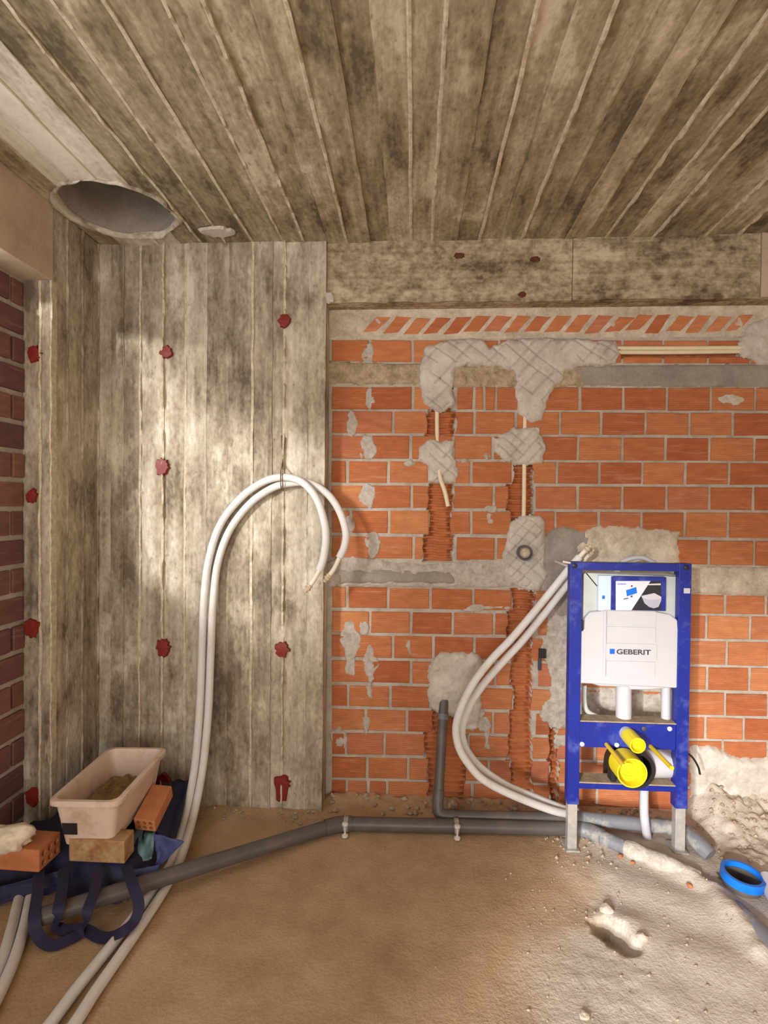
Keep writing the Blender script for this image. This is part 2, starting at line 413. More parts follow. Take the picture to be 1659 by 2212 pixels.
tag(floor, 'dusty brown concrete floor with a rough mortar screed on the right', 'floor', kind='structure')

# ================================================================== BOARD-MARKED CONCRETE
def board_strip(name, o, u, v, n, width, length, mat, parent, off=0.0, fin=0.004, seed=0, step=0.03, thick=0.03, wob=0.0015):
    """one board imprint as a closed slab: o corner, u across, v along, n outward; fin = ridge left on its far edge"""
    o, u, v, n = Vector(o), Vector(u), Vector(v), Vector(n)
    rows = max(2, int(length / step)) + 1
    t = np.linspace(0, length, rows)
    e0 = wob * 3 * vnoise(t * 9, t * 0 + seed, 5); e1 = wob * 3 * vnoise(t * 9, t * 0 + seed + 1, 5)
    fh = fin * np.clip(0.55 + 1.6 * vnoise(t * 16, t * 0 + seed, 11) + 1.2 * vnoise(t * 45, t * 0 + seed, 13), 0.0, 1.6)
    fw = min(0.013, width * 0.2)
    prof = []
    for i in range(rows):
        d = off + wob * vnoise(t[i] * 3, seed * 3.3, 9)
        a, b = e0[i], width + e1[i]
        prof.append([(a, -thick), (a, d - 0.0006), (a + 0.003, d), (width * .5, d + 0.0008), (b - fw, d), (b - fw * .55, d + fh[i]), (b, d + fh[i] * 0.8), (b, -thick)])
    V = []; Fc = []; k = len(prof[0])
    for i in range(rows):
        for (a, d) in prof[i]: V.append(o + u * a + v * float(t[i]) + n * float(d))
    for i in range(rows - 1):
        for j in range(k):
            Fc.append((i * k + j, i * k + (j + 1) % k, (i + 1) * k + (j + 1) % k, (i + 1) * k + j))
    Fc.append(tuple(range(k))[::-1]); Fc.append(tuple((rows - 1) * k + j for j in range(k)))
    bm = bmesh.new(); vs = [bm.verts.new(p) for p in V]
    for q, f in enumerate(Fc):
        fc = bm.faces.new([vs[z_] for z_ in f])
        if fin > 0.0055 and q < (rows - 1) * k and q % k in (4, 5, 6): fc.material_index = 1
    ob = bm_obj(name, bm, mat, parent); ob.data.materials.append(M['laitance']); return ob

splat_args = []
# ---- ceiling with a round opening in the corner
hole = WY(250, 455, 1.0); HK = (CEIL_Z - HCAM) / (hole.z - HCAM)
hole_c = Vector((hole.x * HK, hole.y * HK, CEIL_Z)); hole_c.x += 0.01
HOLE_R = 0.228
cut = bmesh.new()
ra = [HOLE_R * (1 + 0.025 * math.sin(k * math.pi / 20 * 3 + 1) + 0.015 * math.sin(k * math.pi / 20 * 7)) for k in range(40)]
lo = [cut.verts.new((hole_c.x + ra[k] * math.cos(k * math.pi / 20), hole_c.y + ra[k] * math.sin(k * math.pi / 20), CEIL_Z - 0.1)) for k in range(40)]
hi = [cut.verts.new((hole_c.x + HOLE_R * math.cos(k * math.pi / 20), hole_c.y + HOLE_R * math.sin(k * math.pi / 20), CEIL_Z + 0.5)) for k in range(40)]
for k in range(40): cut.faces.new((lo[k], lo[(k + 1) % 40], hi[(k + 1) % 40], hi[k]))
cut.faces.new(lo[::-1]); cut.faces.new(hi)
cutter = bm_obj('hole_cutter', cut, M['ceil'])
def cut_hole(o):
    md = o.modifiers.new('b', 'BOOLEAN'); md.operation = 'DIFFERENCE'; md.object = cutter; md.solver = 'EXACT'
    dg = bpy.context.evaluated_depsgraph_get(); me = bpy.data.meshes.new_from_object(o.evaluated_get(dg))
    o.modifiers.clear(); o.data = me
ceiling = box('ceiling', LEFT_X - 0.16, RIGHT_X + 0.1, -4.3, 2.8, CEIL_Z + 0.025, CEIL_Z + 0.27, M['ceil'])
tag(ceiling, 'board-marked brown concrete ceiling slab with a round opening in the corner', 'ceiling', kind='structure')
cut_hole(ceiling)
cpx = [216, 262, 300, 345, 391, 437, 490, 548, 614, 660, 709, 752, 800, 843, 891, 935, 988, 1040, 1081, 1130, 1180, 1222, 1265, 1315, 1366, 1415, 1470, 1529, 1600]
cxs = [WY(p, 515, COL_Y).x for p in cpx]; cxs[0] = LEFT_X
while cxs[-1] < RIGHT_X: cxs.append(cxs[-1] + random.choice([0.1, 0.12, 0.14]))
cfin = {4: .010, 5: .009, 7: .011, 8: .014, 10: .013, 14: .009, 16: .006, 18: .012, 22: .012, 24: .01, 26: .012, 27: .012}
for i in range(len(cxs) - 1):
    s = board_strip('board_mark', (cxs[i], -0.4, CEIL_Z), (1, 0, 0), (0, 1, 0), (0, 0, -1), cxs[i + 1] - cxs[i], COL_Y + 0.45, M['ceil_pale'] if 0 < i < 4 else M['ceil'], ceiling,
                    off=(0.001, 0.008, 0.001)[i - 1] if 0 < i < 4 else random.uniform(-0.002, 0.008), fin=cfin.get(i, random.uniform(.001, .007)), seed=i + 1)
    if cxs[i] < hole_c.x + HOLE_R + 0.02: cut_hole(s)
bpy.data.objects.remove(cutter)
# sleeve of the opening
bm = bmesh.new(); segs = 40
for k in range(segs):
    pass
rings = []
for (z, r) in ((CEIL_Z + 0.012, HOLE_R + 0.004), (CEIL_Z + 0.03, HOLE_R - 0.012), (CEIL_Z + 0.10, HOLE_R - 0.016), (CEIL_Z + 0.24, HOLE_R - 0.016), (CEIL_Z + 0.24, 0.001)):
    rings.append([bm.verts.new((hole_c.x + r * math.cos(2 * math.pi * k / segs), hole_c.y + r * math.sin(2 * math.pi * k / segs), z)) for k in range(segs)])
for i in range(4):
    for k in range(segs): bm.faces.new((rings[i][k], rings[i][(k + 1) % segs], rings[i + 1][(k + 1) % segs], rings[i + 1][k]))
sl = bm_obj('opening_sleeve', bm, M['band_grey'], ceiling, True); sharp(sl)

for (px_, r_, sx_) in ((468, .05, 1.6), (497, .022, 1.2)):
    cc = WY(px_, 496, 1.0); kk = (CEIL_Z - HCAM) / (cc.z - HCAM)
    splat_args.append((cc.x * kk, cc.y * kk, r_, sx_))
# ragged cement collar around the opening
V = []; Fc = []; nn_ = 64
for k in range(nn_):
    a = 2 * math.pi * k / nn_; rr = HOLE_R + 0.012 + 0.05 * float(fbm(math.cos(a) * 3 + 7, math.sin(a) * 3, 4, 3))
    ri = HOLE_R * (1 + 0.025 * math.sin(a * 3 + 1) + 0.015 * math.sin(a * 7)) - 0.006
    for (r_, zz) in ((ri, 0.012), (ri, -0.006), ((ri + rr) / 2, -0.012), (rr, -0.008), (rr, 0.004)):
        V.append((max(hole_c.x + r_ * math.cos(a), LEFT_X + .002), min(hole_c.y + r_ * math.sin(a), COL_Y - 0.004), CEIL_Z + zz))
for k in range(nn_):
    for j in range(4): Fc.append((k * 5 + j, k * 5 + j + 1, ((k + 1) % nn_) * 5 + j + 1, ((k + 1) % nn_) * 5 + j))
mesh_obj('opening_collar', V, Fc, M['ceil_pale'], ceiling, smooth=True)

# ---- corner column: face of the back wall and return on the left wall
colw = box('wall_corner', LEFT_X - 0.12, COL_X1 - 0.002, COL_Y + 0.022, 2.85, -0.05, CEIL_Z + 0.03, M['colz'])
tag(colw, 'board-marked concrete corner wall with red paint marks behind the looped pipes', 'wall', kind='structure')
kpx = [216, 240, 268, 306, 355, 403, 447, 494, 548, 588, 616, 665]
kxs = [WY(p, 900, COL_Y).x for p in kpx] + [COL_X1]; kxs[0] = LEFT_X
kfin = {2: .010, 3: .013, 4: .006, 7: .007, 8: .004, 9: .018, 10: .004}
for i in range(len(kxs) - 1):
    board_strip('board_mark', (kxs[i], COL_Y, -0.02), (1, 0, 0), (0, 0, 1), (0, -1, 0), kxs[i + 1] - kxs[i], CEIL_Z + 0.02, M['colz'], colw,
                off=random.uniform(-0.002, 0.003), fin=kfin.get(i, 0.002), seed=200 + i, step=0.016)
# left return of the column
leftw = box('wall_left', INFILL_X - 0.14, LEFT_X - 0.022, JAMB_Y + 0.02, COL_Y + 0.05, -0.05, CEIL_Z + 0.03, M['colz'])
tag(leftw, 'concrete and brick side wall with red paint marks at the left edge', 'wall', kind='structure')
ys = [JAMB_Y + 0.002] + [WX(p, 900, LEFT_X).y for p in (148, 180)] + [COL_Y]
for i in range(len(ys) - 1):
    board_strip('board_mark', (LEFT_X, ys[i], -0.02), (0, 1, 0), (0, 0, 1), (1, 0, 0), ys[i + 1] - ys[i], CEIL_Z + 0.02, M['colz'], leftw,
                off=random.uniform(-0.002, 0.003), fin=0.005, seed=300 + i, step=0.02)
LINT_Z = WX(112, 605, LEFT_X).z
for i, (a, b) in enumerate(((INFILL_X - 0.01, LEFT_X - 0.045), (LEFT_X - 0.045, LEFT_X + 0.001))):
    board_strip('board_mark', (a, JAMB_Y, -0.02), (1, 0, 0), (0, 0, 1), (0, -1, 0), b - a, LINT_Z + 0.02, M['colz'], leftw,
                off=random.uniform(-0.001, 0.003), fin=0.008, seed=330 + i, step=0.02)
# lintel beam over the brick infill
lint = box('trim_1', INFILL_X - 0.14, LEFT_X, -4.3, JAMB_Y + 0.01, LINT_Z, CEIL_Z + 0.03, M['plaster'], bevel=0.004)
tag(lint, 'pinkish plastered concrete lintel at the upper left edge', 'lintel', kind='structure')
# infill around the side window and balcony door (out of frame)
WY0, WY1, WS, WH = -1.1, 1.91, 1.27, 2.36
bm = bmesh.new()
x0, x1 = INFILL_X - 0.12, INFILL_X - 0.012
for (a, b, c, d) in ((WY1, JAMB_Y + 0.02, -0.05, LINT_Z), (WY0, WY1, -0.05, WS), (WY0, WY1, WH, LINT_Z), (-1.8, WY0, -0.05, LINT_Z), (-4.3, -1.8, 2.15, LINT_Z)):
    add_box(bm, x0, x1, a, b, c, d)
tag(box('wall_light_blocker', -2.5, INFILL_X - 0.125, -1.55, -1.43, -0.05, LINT_Z, M['plaster']), 'unseen partition added to block the door light from the side window', 'wall', kind='structure')  # added partition, unseen: keeps the door daylight out of the side window
inf = bm_obj('infill', bm, M['mortar'], leftw)
zr = 0.0; r = 0
while zr < LINT_Z - 0.05:
    h = min(0.105, LINT_Z - zr - 0.012); y = WY1 + (0 if r % 2 else -0.1)
    while y < JAMB_Y - 0.02:
        a, b = max(y + 0.006, WY1 + 0.002), min(y + 0.196, JAMB_Y - 0.004)
        if b - a > 0.03:
            box('brick', INFILL_X - 0.05, INFILL_X + random.uniform(-0.004, 0.003), a, b, zr + 0.012, zr + h + 0.006, M['brick_dark'], leftw, bevel=0.004)
        y += 0.206
    zr += 0.121; r += 1

# ---- beam over the brick wall
beam = box('trim_2', COL_X1 - 0.01, RIGHT_X + 0.1, BEAM_Y + 0.02, 2.9, BEAM_Z, CEIL_Z + 0.03, M['beam'])
tag(beam, 'mottled concrete ring beam between ceiling and brick wall', 'beam', kind='structure')
bx = [COL_X1, WY(1236, 590, BEAM_Y).x, WY(1641, 590, BEAM_Y).x, RIGHT_X + 0.05]
for i in range(3):
    o = board_strip('board_mark', (bx[i + 1], BEAM_Y, BEAM_Z), (0, 0, 1), (-1, 0, 0), (0, -1, 0), CEIL_Z - BEAM_Z + 0.01, bx[i + 1] - bx[i] - 0.002,
                M['beam'] if i < 2 else M['plaster'], beam, off=(0.0, 0.004, 0.010)[i], fin=0.0, seed=400 + i, step=0.03, wob=0.003)
def splat(name, c, axis_u, axis_v, nrm, r, mat, parent, seed, drip=0.0, sx=1.0, dome=0.002):
    rnd = random.Random(seed); n = 22; V = []; c = Vector(c); u, v, nn = Vector(axis_u), Vector(axis_v), Vector(nrm)
    rr = [r * rnd.uniform(0.72, 1.1) for _ in range(n)]
    for lv, k in ((0.0, 1.0), (dome * .85, 0.88)):
        for i in range(n):
            a = 2 * math.pi * i / n; p = rr[i] * k
            dv = math.sin(a) * p
            if drip and math.sin(a) < -0.75: dv -= drip * rnd.uniform(0.6, 1.0) if lv == 0 else drip * 0.7
            V.append(c + u * math.cos(a) * p * sx + v * dv + nn * lv)
    V.append(c + nn * dome)
    Fc = [(i, (i + 1) % n, n + (i + 1) % n, n + i) for i in range(n)] + [(n + i, n + (i + 1) % n, 2 * n) for i in range(n)]
    return mesh_obj(name, V, Fc, mat, parent)
for i, (px, py, r, drip) in enumerate(((360, 761, .034, 0), (352, 1006, .038, .02), (353, 1396, .04, .025), (615, 693, .032, .012), (610, 1401, .038, .01), (610, 1692, .045, .06), (352, 1690, .05, .02))):
    c = WY(px, py, COL_Y); splat('paint_mark', (c.x, COL_Y - 0.001, c.z), (1, 0, 0), (0, 0, 1), (0, -1, 0), r, M['paint'], colw, 50 + i, drip, dome=0.016)
for i, (px, py, r) in enumerate(((75, 764, .036), (70, 1070, .03), (70, 1355, .04), (72, 1718, .04))):
    c = WY(px, py, JAMB_Y); splat('paint_mark', (c.x, JAMB_Y - 0.001, c.z), (1, 0, 0), (0, 0, 1), (0, -1, 0), r, M['paint'], leftw, 70 + i, 0.01, dome=0.01)
for i, (px, py, sx) in enumerate(((992, 553, 2.2), (1156, 561, 2.0), (1128, 637, 1.4))):
    c = WY(px, py, BEAM_Y); splat('rust_mark', (c.x, BEAM_Y - 0.004, c.z), (1, 0, 0), (0, 0, 1), (0, -1, 0), .014, M['rust_spot'], beam, 90 + i, 0, sx)
for k, (sx0, sy0, r_, sx_) in enumerate(splat_args):
    splat('mortar_lump', (sx0, sy0, CEIL_Z - 0.004), (1, 0, 0), (0, 1, 0), (0, 0, -1), r_, M['patch'], ceiling, 120 + k, 0, sx_, dome=0.014)
o = splat('mortar_lump', (COL_X1 + 0.012, BEAM_Y - 0.012, BEAM_Z + 0.02), (1, 0, 0), (0, 0, 1), (0, -1, 0), .03, M['patch'], beam, 99)

# ================================================================== BRICK WALL
def lerp(a, b, t): return a + (b - a) * t
ROWS = {  # top and bottom of each course, pixel heights at x=715 and x=1656
 'A': ((735, 736), (780, 785)), 'B': ((836, 838), (883, 887)), 'C': ((888, 893), (935, 941)), 'D': ((941, 947), (990, 996)),
 'E': ((996, 1001), (1042, 1047)), 'F': ((1049, 1053), (1096, 1102)), 'G': ((1103, 1108), (1150, 1162)), 'H': ((1158, 1169), (1204, 1222)),
 'I': ((1267, 1288), (1312, 1328)), 'J': ((1320, 1333), (1365, 1382)), 'K': ((1372, 1388), (1418, 1438)), 'L': ((1426, 1444), (1472, 1493)),
 'M': ((1480, 1500), (1524, 1547)), 'N': ((1531, 1554), (1576, 1599)), 'O': ((1583, 1605), (1628, 1651)), 'P': ((1635, 1657), (1679, 1704)), 'Q': ((1686, 1710), (1733, 1760))}
JOINTS = {
 'A': [714, 799, 891, 985, 1078, 1170, 1262, 1345],
 'B': [714, 799, 892, 985, 1024, 1046, 1072, 1160, 1253, 1347, 1441, 1536, 1632, 1726, 1800],
 'C': [714, 760, 849, 935, 1025, 1115, 1210, 1299, 1395, 1490, 1583, 1675, 1770],
 'D': [714, 800, 887, 979, 1065, 1155, 1249, 1345, 1438, 1533, 1630, 1722, 1800],
 'E': [714, 750, 839, 927, 1018, 1108, 1203, 1295, 1388, 1481, 1576, 1670, 1770],
 'F': [714, 797, 889, 978, 1067, 1155, 1248, 1345, 1440, 1533, 1628, 1722, 1800],
 'G': [714, 757, 840, 929, 1018, 1106, 1200, 1293, 1387, 1480, 1573, 1668, 1770],
 'H': [714, 800, 893, 984, 1071, 1160, 1250, 1345, 1440, 1533, 1630, 1722, 1800],
 'I': [714, 750, 838, 930, 1022, 1108, 1200, 1290, 1385, 1478, 1567, 1656, 1760],
 'J': [714, 799, 888, 978, 1067, 1160, 1250, 1340, 1435, 1527, 1621, 1715, 1800],
 'K': [714, 757, 849, 936, 1025, 1112, 1200, 1290, 1385, 1480, 1571, 1662, 1760],
 'L': [714, 800, 888, 980, 1070, 1160, 1250, 1340, 1435, 1529, 1620, 1715, 1800],
 'M': [714, 752, 843, 930, 1020, 1112, 1200, 1290, 1385, 1477, 1567, 1660, 1760],
 'N': [714, 790, 879, 967, 1065, 1155, 1250, 1340, 1432, 1525, 1607, 1700, 1800],
 'O': [714, 747, 830, 917, 1012, 1100, 1190, 1285, 1375, 1470, 1562, 1660, 1760],
 'P': [714, 793, 881, 970, 1055, 1145, 1235, 1325, 1420, 1515, 1610, 1710, 1800],
 'Q': [714, 749, 795, 836, 930, 1020, 1110, 1200, 1290, 1385, 1480, 1575, 1670, 1770]}
CHASE = {'B': [(930, 978)], 'C': [(921, 985)], 'D': [(1115, 1152)], 'E': [(1110, 1153)], 'F': [(926, 979), (1097, 1151)], 'G': [(930, 974), (1107, 1152)], 'H': [(913, 979)],
 'I': [(1108, 1158)], 'J': [(1095, 1152)], 'K': [(1109, 1150)], 'L': [(1104, 1152)], 'M': [(1109, 1149)], 'N': [(934, 990), (1100, 1148), (1186, 1206)],
 'O': [(916, 1012), (1097, 1150), (1186, 1206)], 'P': [(922, 1008), (1102, 1150), (1187, 1207)], 'Q': [(925, 1002), (1105, 1152), (1187, 1207)]}
YREF = {k: (v[0][0] + v[1][1]) / 2 for k, v in ROWS.items()}
def row_z(key, px, which):
    a, b = ROWS[key][which]; t = (px - 715) / (1656 - 715)
    return lerp(WY(715, a, BRICK_Y).z, WY(1656, b, BRICK_Y).z, t)
def bx_at(px, key): return WY(px, YREF[key], BRICK_Y).x
def lin(px, a, b): return lerp(a, b, (px - 715) / 941.0)

# backing of mortar with cut channels (a height field, depth measured from the brick face)
ST = 0.005
GX = np.arange(COL_X1 - 0.01, RIGHT_X, ST); GZ = np.arange(-0.05, BEAM_Z + 0.02, ST)
X, Zg = np.meshgrid(GX, GZ)
H = 0.0055 + 0.0025 * fbm(X * 25, Zg * 25, 3)
mask = np.zeros_like(X, bool)
def chase_rect(xa, xb, za, zb, depth, ribs=True):
    """xa..xb at zb(low)..za(high); ragged borders"""
    global H, mask
    j = 0.022 * (fbm(Zg * 26, X * 0 + xa * 9, 77, 2)); k = 0.016 * (fbm(Zg * 34, X * 0 + xb * 9, 78, 2))
    inside = (X > xa + j) & (X < xb + k) & (Zg < za) & (Zg > zb)
    s_ = np.abs(np.sin((Zg + 0.007 * vnoise(X * 22, Zg * 5, 5)) * math.pi / 0.027))
    edge = smooth(0.0, 0.03, np.minimum(X - xa - j, xb + k - X))
    d = depth + (0.034 * smooth(0.2, 0.8, s_) * (1.35 - 0.7 * edge) if ribs else 0) + 0.010 * fbm(X * 30, Zg * 20, 15, 2)
    H = np.where(inside, np.maximum(H, d), H); mask |= inside
for key, lst in CHASE.items():
    for (a, b) in lst:
        chase_rect(bx_at(a, key), bx_at(b, key), row_z(key, (a + b) / 2, 0) + 0.012, row_z(key, (a + b) / 2, 1) - 0.012, 0.012 if b - a > 30 else 0.03)
zA0, zA1 = WY(1450, 746, BRICK_Y).z, WY(1450, 771, BRICK_Y).z
chase_rect(WY(1330, 755, BRICK_Y).x, WY(1600, 755, BRICK_Y).x, zA0, zA1, 0.035, False)
# broken foot of the wall
foot = (Zg < 0.14 + 0.06 * fbm(X * 8, Zg * 8, 91)) & (X < 0.2)
top_zone = Zg > row_z('A', 1000, 0) + 0.006
H = np.where(top_zone, -0.002 + 0.004 * fbm(X * 22, Zg * 22, 23) - 0.012 * smooth(BEAM_Z - 0.03, BEAM_Z, Zg), H)
nx, nz = len(GX), len(GZ)
vid = np.arange(nx * nz).reshape(nz, nx)
quads = np.stack([vid[:-1, :-1], vid[:-1, 1:], vid[1:, 1:], vid[1:, :-1]], -1).reshape(-1, 4)
cellm = mask[:-1, :-1] & mask[1:, 1:]
cellt = top_zone[:-1, :-1]
midx = np.where(cellm, 1, np.where(cellt, 2, 0)).reshape(-1)
wall = mesh_obj('wall_back', np.stack([X, BRICK_Y + H, Zg], -1).reshape(-1, 3), quads, None, mats=[M['mortar'], M['brick_in'], M['cream_mortar']], midx=midx, smooth=True)
tag(wall, 'orange hollow-brick back wall with cut channels and grey mortar patches', 'wall', kind='structure')

def brick(poly, mat, parent=None, proud=0.0, depth=0.03, name='brick'):
    """front polygon in (x,z), clockwise or not; slightly domed edges"""
    n = len(poly); cx = sum(p[0] for p in poly) / n; cz = sum(p[1] for p in poly) / n
    V = []; yb, yf = BRICK_Y + depth, BRICK_Y - proud
    sh = 0.0035
    for p in poly: V.append((p[0], yb, p[1]))
    for p in poly: V.append((p[0], yf + 0.003, p[1]))
    for p in poly:
        dx, dz = cx - p[0], cz - p[1]; L = math.hypot(dx, dz) or 1
        V.append((p[0] + math.copysign(min(sh, abs(dx) * .5), dx), yf, p[1] + math.copysign(min(sh, abs(dz) * .5), dz)))
    Fc = []
    for r in (0, 1):
        for i in range(n): Fc.append((r * n + i, r * n + (i + 1) % n, (r + 1) * n + (i + 1) % n, (r + 1) * n + i))
    Fc.append(tuple(2 * n + i for i in range(n)))
    bm = bmesh.new(); vs = [bm.verts.new(v) for v in V]
    for f in Fc: bm.faces.new([vs[i] for i in f])
    return bm_obj(name, bm, mat, parent or wall)
rb = random.Random(11)
def brick_px(key, pa, pb, cutL=False, cutR=False):
    g = 3.1
    xa, xb = bx_at(pa + (0 if cutL else g), key), bx_at(pb - (0 if cutR else g), key)
    j = lambda s=0.0018: rb.uniform(-s, s)
    zt0, zt1 = row_z(key, pa, 0) + j(), row_z(key, pb, 0) + j(); zb0, zb1 = row_z(key, pa, 1) + j(), row_z(key, pb, 1) + j()
    if xb - xa < 0.012: return
    L = [(xa + j(), zb0), (xa + j(), zt0)]; Rr = [(xb + j(), zt1), (xb + j(), zb1)]
    if cutL:
        L = [(xa + rb.uniform(-.008, .008), lerp(zb0, zt0, t)) for t in (0, .3, .55, .8, 1)]
    if cutR:
        Rr = [(xb + rb.uniform(-.008, .008), lerp(zt1, zb1, t)) for t in (0, .25, .5, .72, 1)]
    brick(L + Rr, M['brick'] if key != 'A' else M['brick_plain'], proud=rb.uniform(-0.001, 0.003))
for key, js in JOINTS.items():
    for a, b in zip(js[:-1], js[1:]):
        segs_ = [(a, b, False, False)]
        for (ca, cb) in CHASE.get(key, []):
            nxt = []
            for (p, q, l, r_) in segs_:
                if cb <= p or ca >= q: nxt.append((p, q, l, r_)); continue
                if ca > p: nxt.append((p, ca, l, True))
                if cb < q: nxt.append((cb, q, True, r_))
            segs_ = nxt
        for s in segs_: brick_px(key, *s)
# course A right of the patch: slices above and below the pipe channel
for a, b in ((1345, 1433), (1433, 1530), (1530, 1622), (1622, 1720)):
    xa, xb = WY(a + 2.5, 760, BRICK_Y).x, WY(b - 2.5, 760, BRICK_Y).x
    zt, zb = row_z('A', (a + b) / 2, 0), row_z('A', (a + b) / 2, 1)
    j = lambda: rb.uniform(-.002, .002)
    if a < 1600:
        brick([(xa, zA0 + j()), (xa, zt), (xb, zt), (xb, zA0 + j())], M['brick_plain'])
        brick([(xa, zb), (xa, zA1 + j()), ((xa + xb) / 2, zA1 + j() * 2), (xb, zA1 + j()), (xb, zb)], M['brick_plain'])
    else:
        brick([(xa, zb), (xa, zt), (xb, zt), (xb, zb)], M['brick_plain'])
# slanted soldier course under the beam
px = 783.0; k = 0
while px < 1760:
    y0, y1 = lin(px, 722, 716), lin(px, 687, 682)
    w_ = rb.uniform(29, 35); lean = rb.uniform(27, 33)
    y1 -= rb.uniform(-1, 4); y0 += rb.uniform(-4, 3)
    if px < 1590 or px > 1660:
        P = [WY(px, y0, BRICK_Y), WY(px + lean, y1, BRICK_Y), WY(px + lean + w_, y1 + rb.uniform(-1, 3), BRICK_Y), WY(px + w_, y0 - rb.uniform(0, 3), BRICK_Y)]
        brick([(p.x, p.z) for p in P], M['brick_plain'], proud=0.004)
    px += 43.5; k += 1

# ---- mortar patches as height fields lying on the bricks
def poly_dist(px_, pz_, poly):
    d = np.full(px_.shape, 1e9); inside = np.zeros(px_.shape, bool); n = len(poly)
    for i in range(n):
        a, b = poly[i], poly[(i + 1) % n]
        d = np.minimum(d, seg_dist(px_, pz_, a, b))
        cond = (a[1] > pz_) != (b[1] > pz_)
        xi = (b[0] - a[0]) * (pz_ - a[1]) / ((b[1] - a[1]) if b[1] != a[1] else 1e-9) + a[0]
        inside ^= cond & (px_ < xi)
    return np.where(inside, d, -d)
def mortar_patch(name, pxpoly, mat, t=0.012, seed=0, score=0.0, ang=(0.9, -0.75), rag=0.016, lump=0.004, st=0.006, edge=0.022, y=None, parent=None, spacing=0.055):
    y = BRICK_Y if y is None else y
    poly = [(WY(a, b, y).x, WY(a, b, y).z) for a, b in pxpoly]
    xs = [p[0] for p in poly]; zs = [p[1] for p in poly]
    gx = np.arange(min(xs) - .03, max(xs) + .03, st); gz = np.arange(max(0.0, min(zs) - .03), max(zs) + .03, st)
    X_, Z_ = np.meshgrid(gx, gz)
    d = poly_dist(X_, Z_, poly) + rag * fbm(X_ * 22, Z_ * 22, seed, 3)
    h = t * np.sqrt(np.clip(d / edge, 0, 1)) + lump * fbm(X_ * 28, Z_ * 28, seed + 5, 3) * np.clip(d / edge, 0, 1)
    if score:
        for q, an in enumerate(ang):
            c, s_ = math.cos(an), math.sin(an)
            u = X_ * c + Z_ * s_ + 0.03 * vnoise(X_ * 5, Z_ * 5, seed + 9 + q)
            cell = np.floor(u / spacing); f = np.abs(u / spacing - cell - 0.5) * spacing
            v_ = -X_ * s_ + Z_ * c
            keep = vnoise(v_ * 7 + cell * 13.7, cell * 3.1, seed + 31 + q) > -0.12
            h -= np.where(keep & (d > 0.012), score * np.clip(1 - f / 0.0055, 0, 1), 0)
    h = np.where(d > 0, np.maximum(h, 0.001), -0.006)
    ins = d > -st * 1.2
    cell = ins[:-1, :-1] & ins[1:, :-1] & ins[:-1, 1:] & ins[1:, 1:]
    ny_, nx_ = X_.shape; vid = np.arange(nx_ * ny_).reshape(ny_, nx_)
    q = np.stack([vid[:-1, :-1], vid[:-1, 1:], vid[1:, 1:], vid[1:, :-1]], -1)[cell]
    used = np.unique(q); remap = -np.ones(nx_ * ny_, int); remap[used] = np.arange(len(used))
    V = np.stack([X_, y - h, Z_], -1).reshape(-1, 3)[used]
    return mesh_obj(name, V, remap[q], mat, parent or wall, smooth=True)

# concrete bands between courses
mortar_patch('concrete_band', [(700, 781), (760, 783), (905, 786), (1010, 790), (1010, 832), (905, 830), (700, 828)], M['band_tan'], 0.010, 1, rag=0.01, lump=0.008)
mortar_patch('concrete_band', [(975, 792), (1120, 790), (1260, 790), (1260, 834), (1120, 836), (975, 834)], M['band_tan'], 0.006, 2, rag=0.012, lump=0.012)
mortar_patch('concrete_band', [(1236, 792), (1330, 790), (1560, 788), (1800, 788), (1800, 838), (1560, 835), (1330, 832), (1236, 830)], M['band_grey'], 0.006, 3, rag=0.004, lump=0.001)
mortar_patch('concrete_band', [(733, 1229), (860, 1230), (975, 1234), (985, 1262), (860, 1261), (735, 1261)], M['band_grey'], 0.016, 4, rag=0.006, lump=0.002)
mortar_patch('concrete_band', [(700, 1222), (740, 1196), (790, 1205), (840, 1215), (960, 1222), (985, 1212), (1110, 1205), (1110, 1268), (985, 1268), (840, 1266), (700, 1266)], M['smear'], 0.007, 5, rag=0.012, lump=0.012)
mortar_patch('concrete_band', [(1485, 1228), (1560, 1224), (1800, 1228), (1800, 1290), (1600, 1284), (1485, 1280)], M['cream_mortar'], 0.008, 6, rag=0.010, lump=0.006)
mortar_patch('concrete_band', [(1155, 1225), (1500, 1225), (1500, 1282), (1155, 1276)], M['smear'], 0.004, 66, rag=0.010, lump=0.006)
# scored patches
mortar_patch('mortar_patch', [(918, 748), (960, 735), (1040, 733), (1060, 748), (1090, 737), (1150, 729), (1250, 734), (1328, 737), (1338, 765), (1330, 786), (1258, 790), (1228, 802), (1205, 832), (1180, 868), (1167, 905), (1142, 914), (1122, 896), (1112, 852), (1114, 812), (1104, 796), (1050, 794), (1010, 786), (985, 798), (978, 838), (986, 878), (960, 886), (944, 890), (914, 872), (903, 830), (906, 790)], M['patch'], 0.024, 21, score=0.013, rag=0.018, st=0.005)
mortar_patch('mortar_patch', [(905, 966), (930, 949), (985, 950), (980, 980), (990, 1010), (986, 1044), (955, 1049), (928, 1038), (925, 1010), (901, 994)], M['patch'], 0.020, 22, score=0.013, rag=0.018, st=0.005)
mortar_patch('mortar_patch', [(1066, 946), (1090, 934), (1110, 921), (1165, 924), (1176, 960), (1170, 1000), (1150, 1004), (1090, 1000), (1070, 980)], M['patch'], 0.020, 23, score=0.012, rag=0.022, st=0.005, spacing=0.045)
mortar_patch('mortar_patch', [(1094, 1162), (1100, 1130), (1125, 1115), (1170, 1117), (1180, 1150), (1172, 1200), (1182, 1238), (1165, 1276), (1120, 1271), (1085, 1238), (1084, 1200)], M['patch'], 0.022, 24, score=0.012, rag=0.014, st=0.005, spacing=0.045)
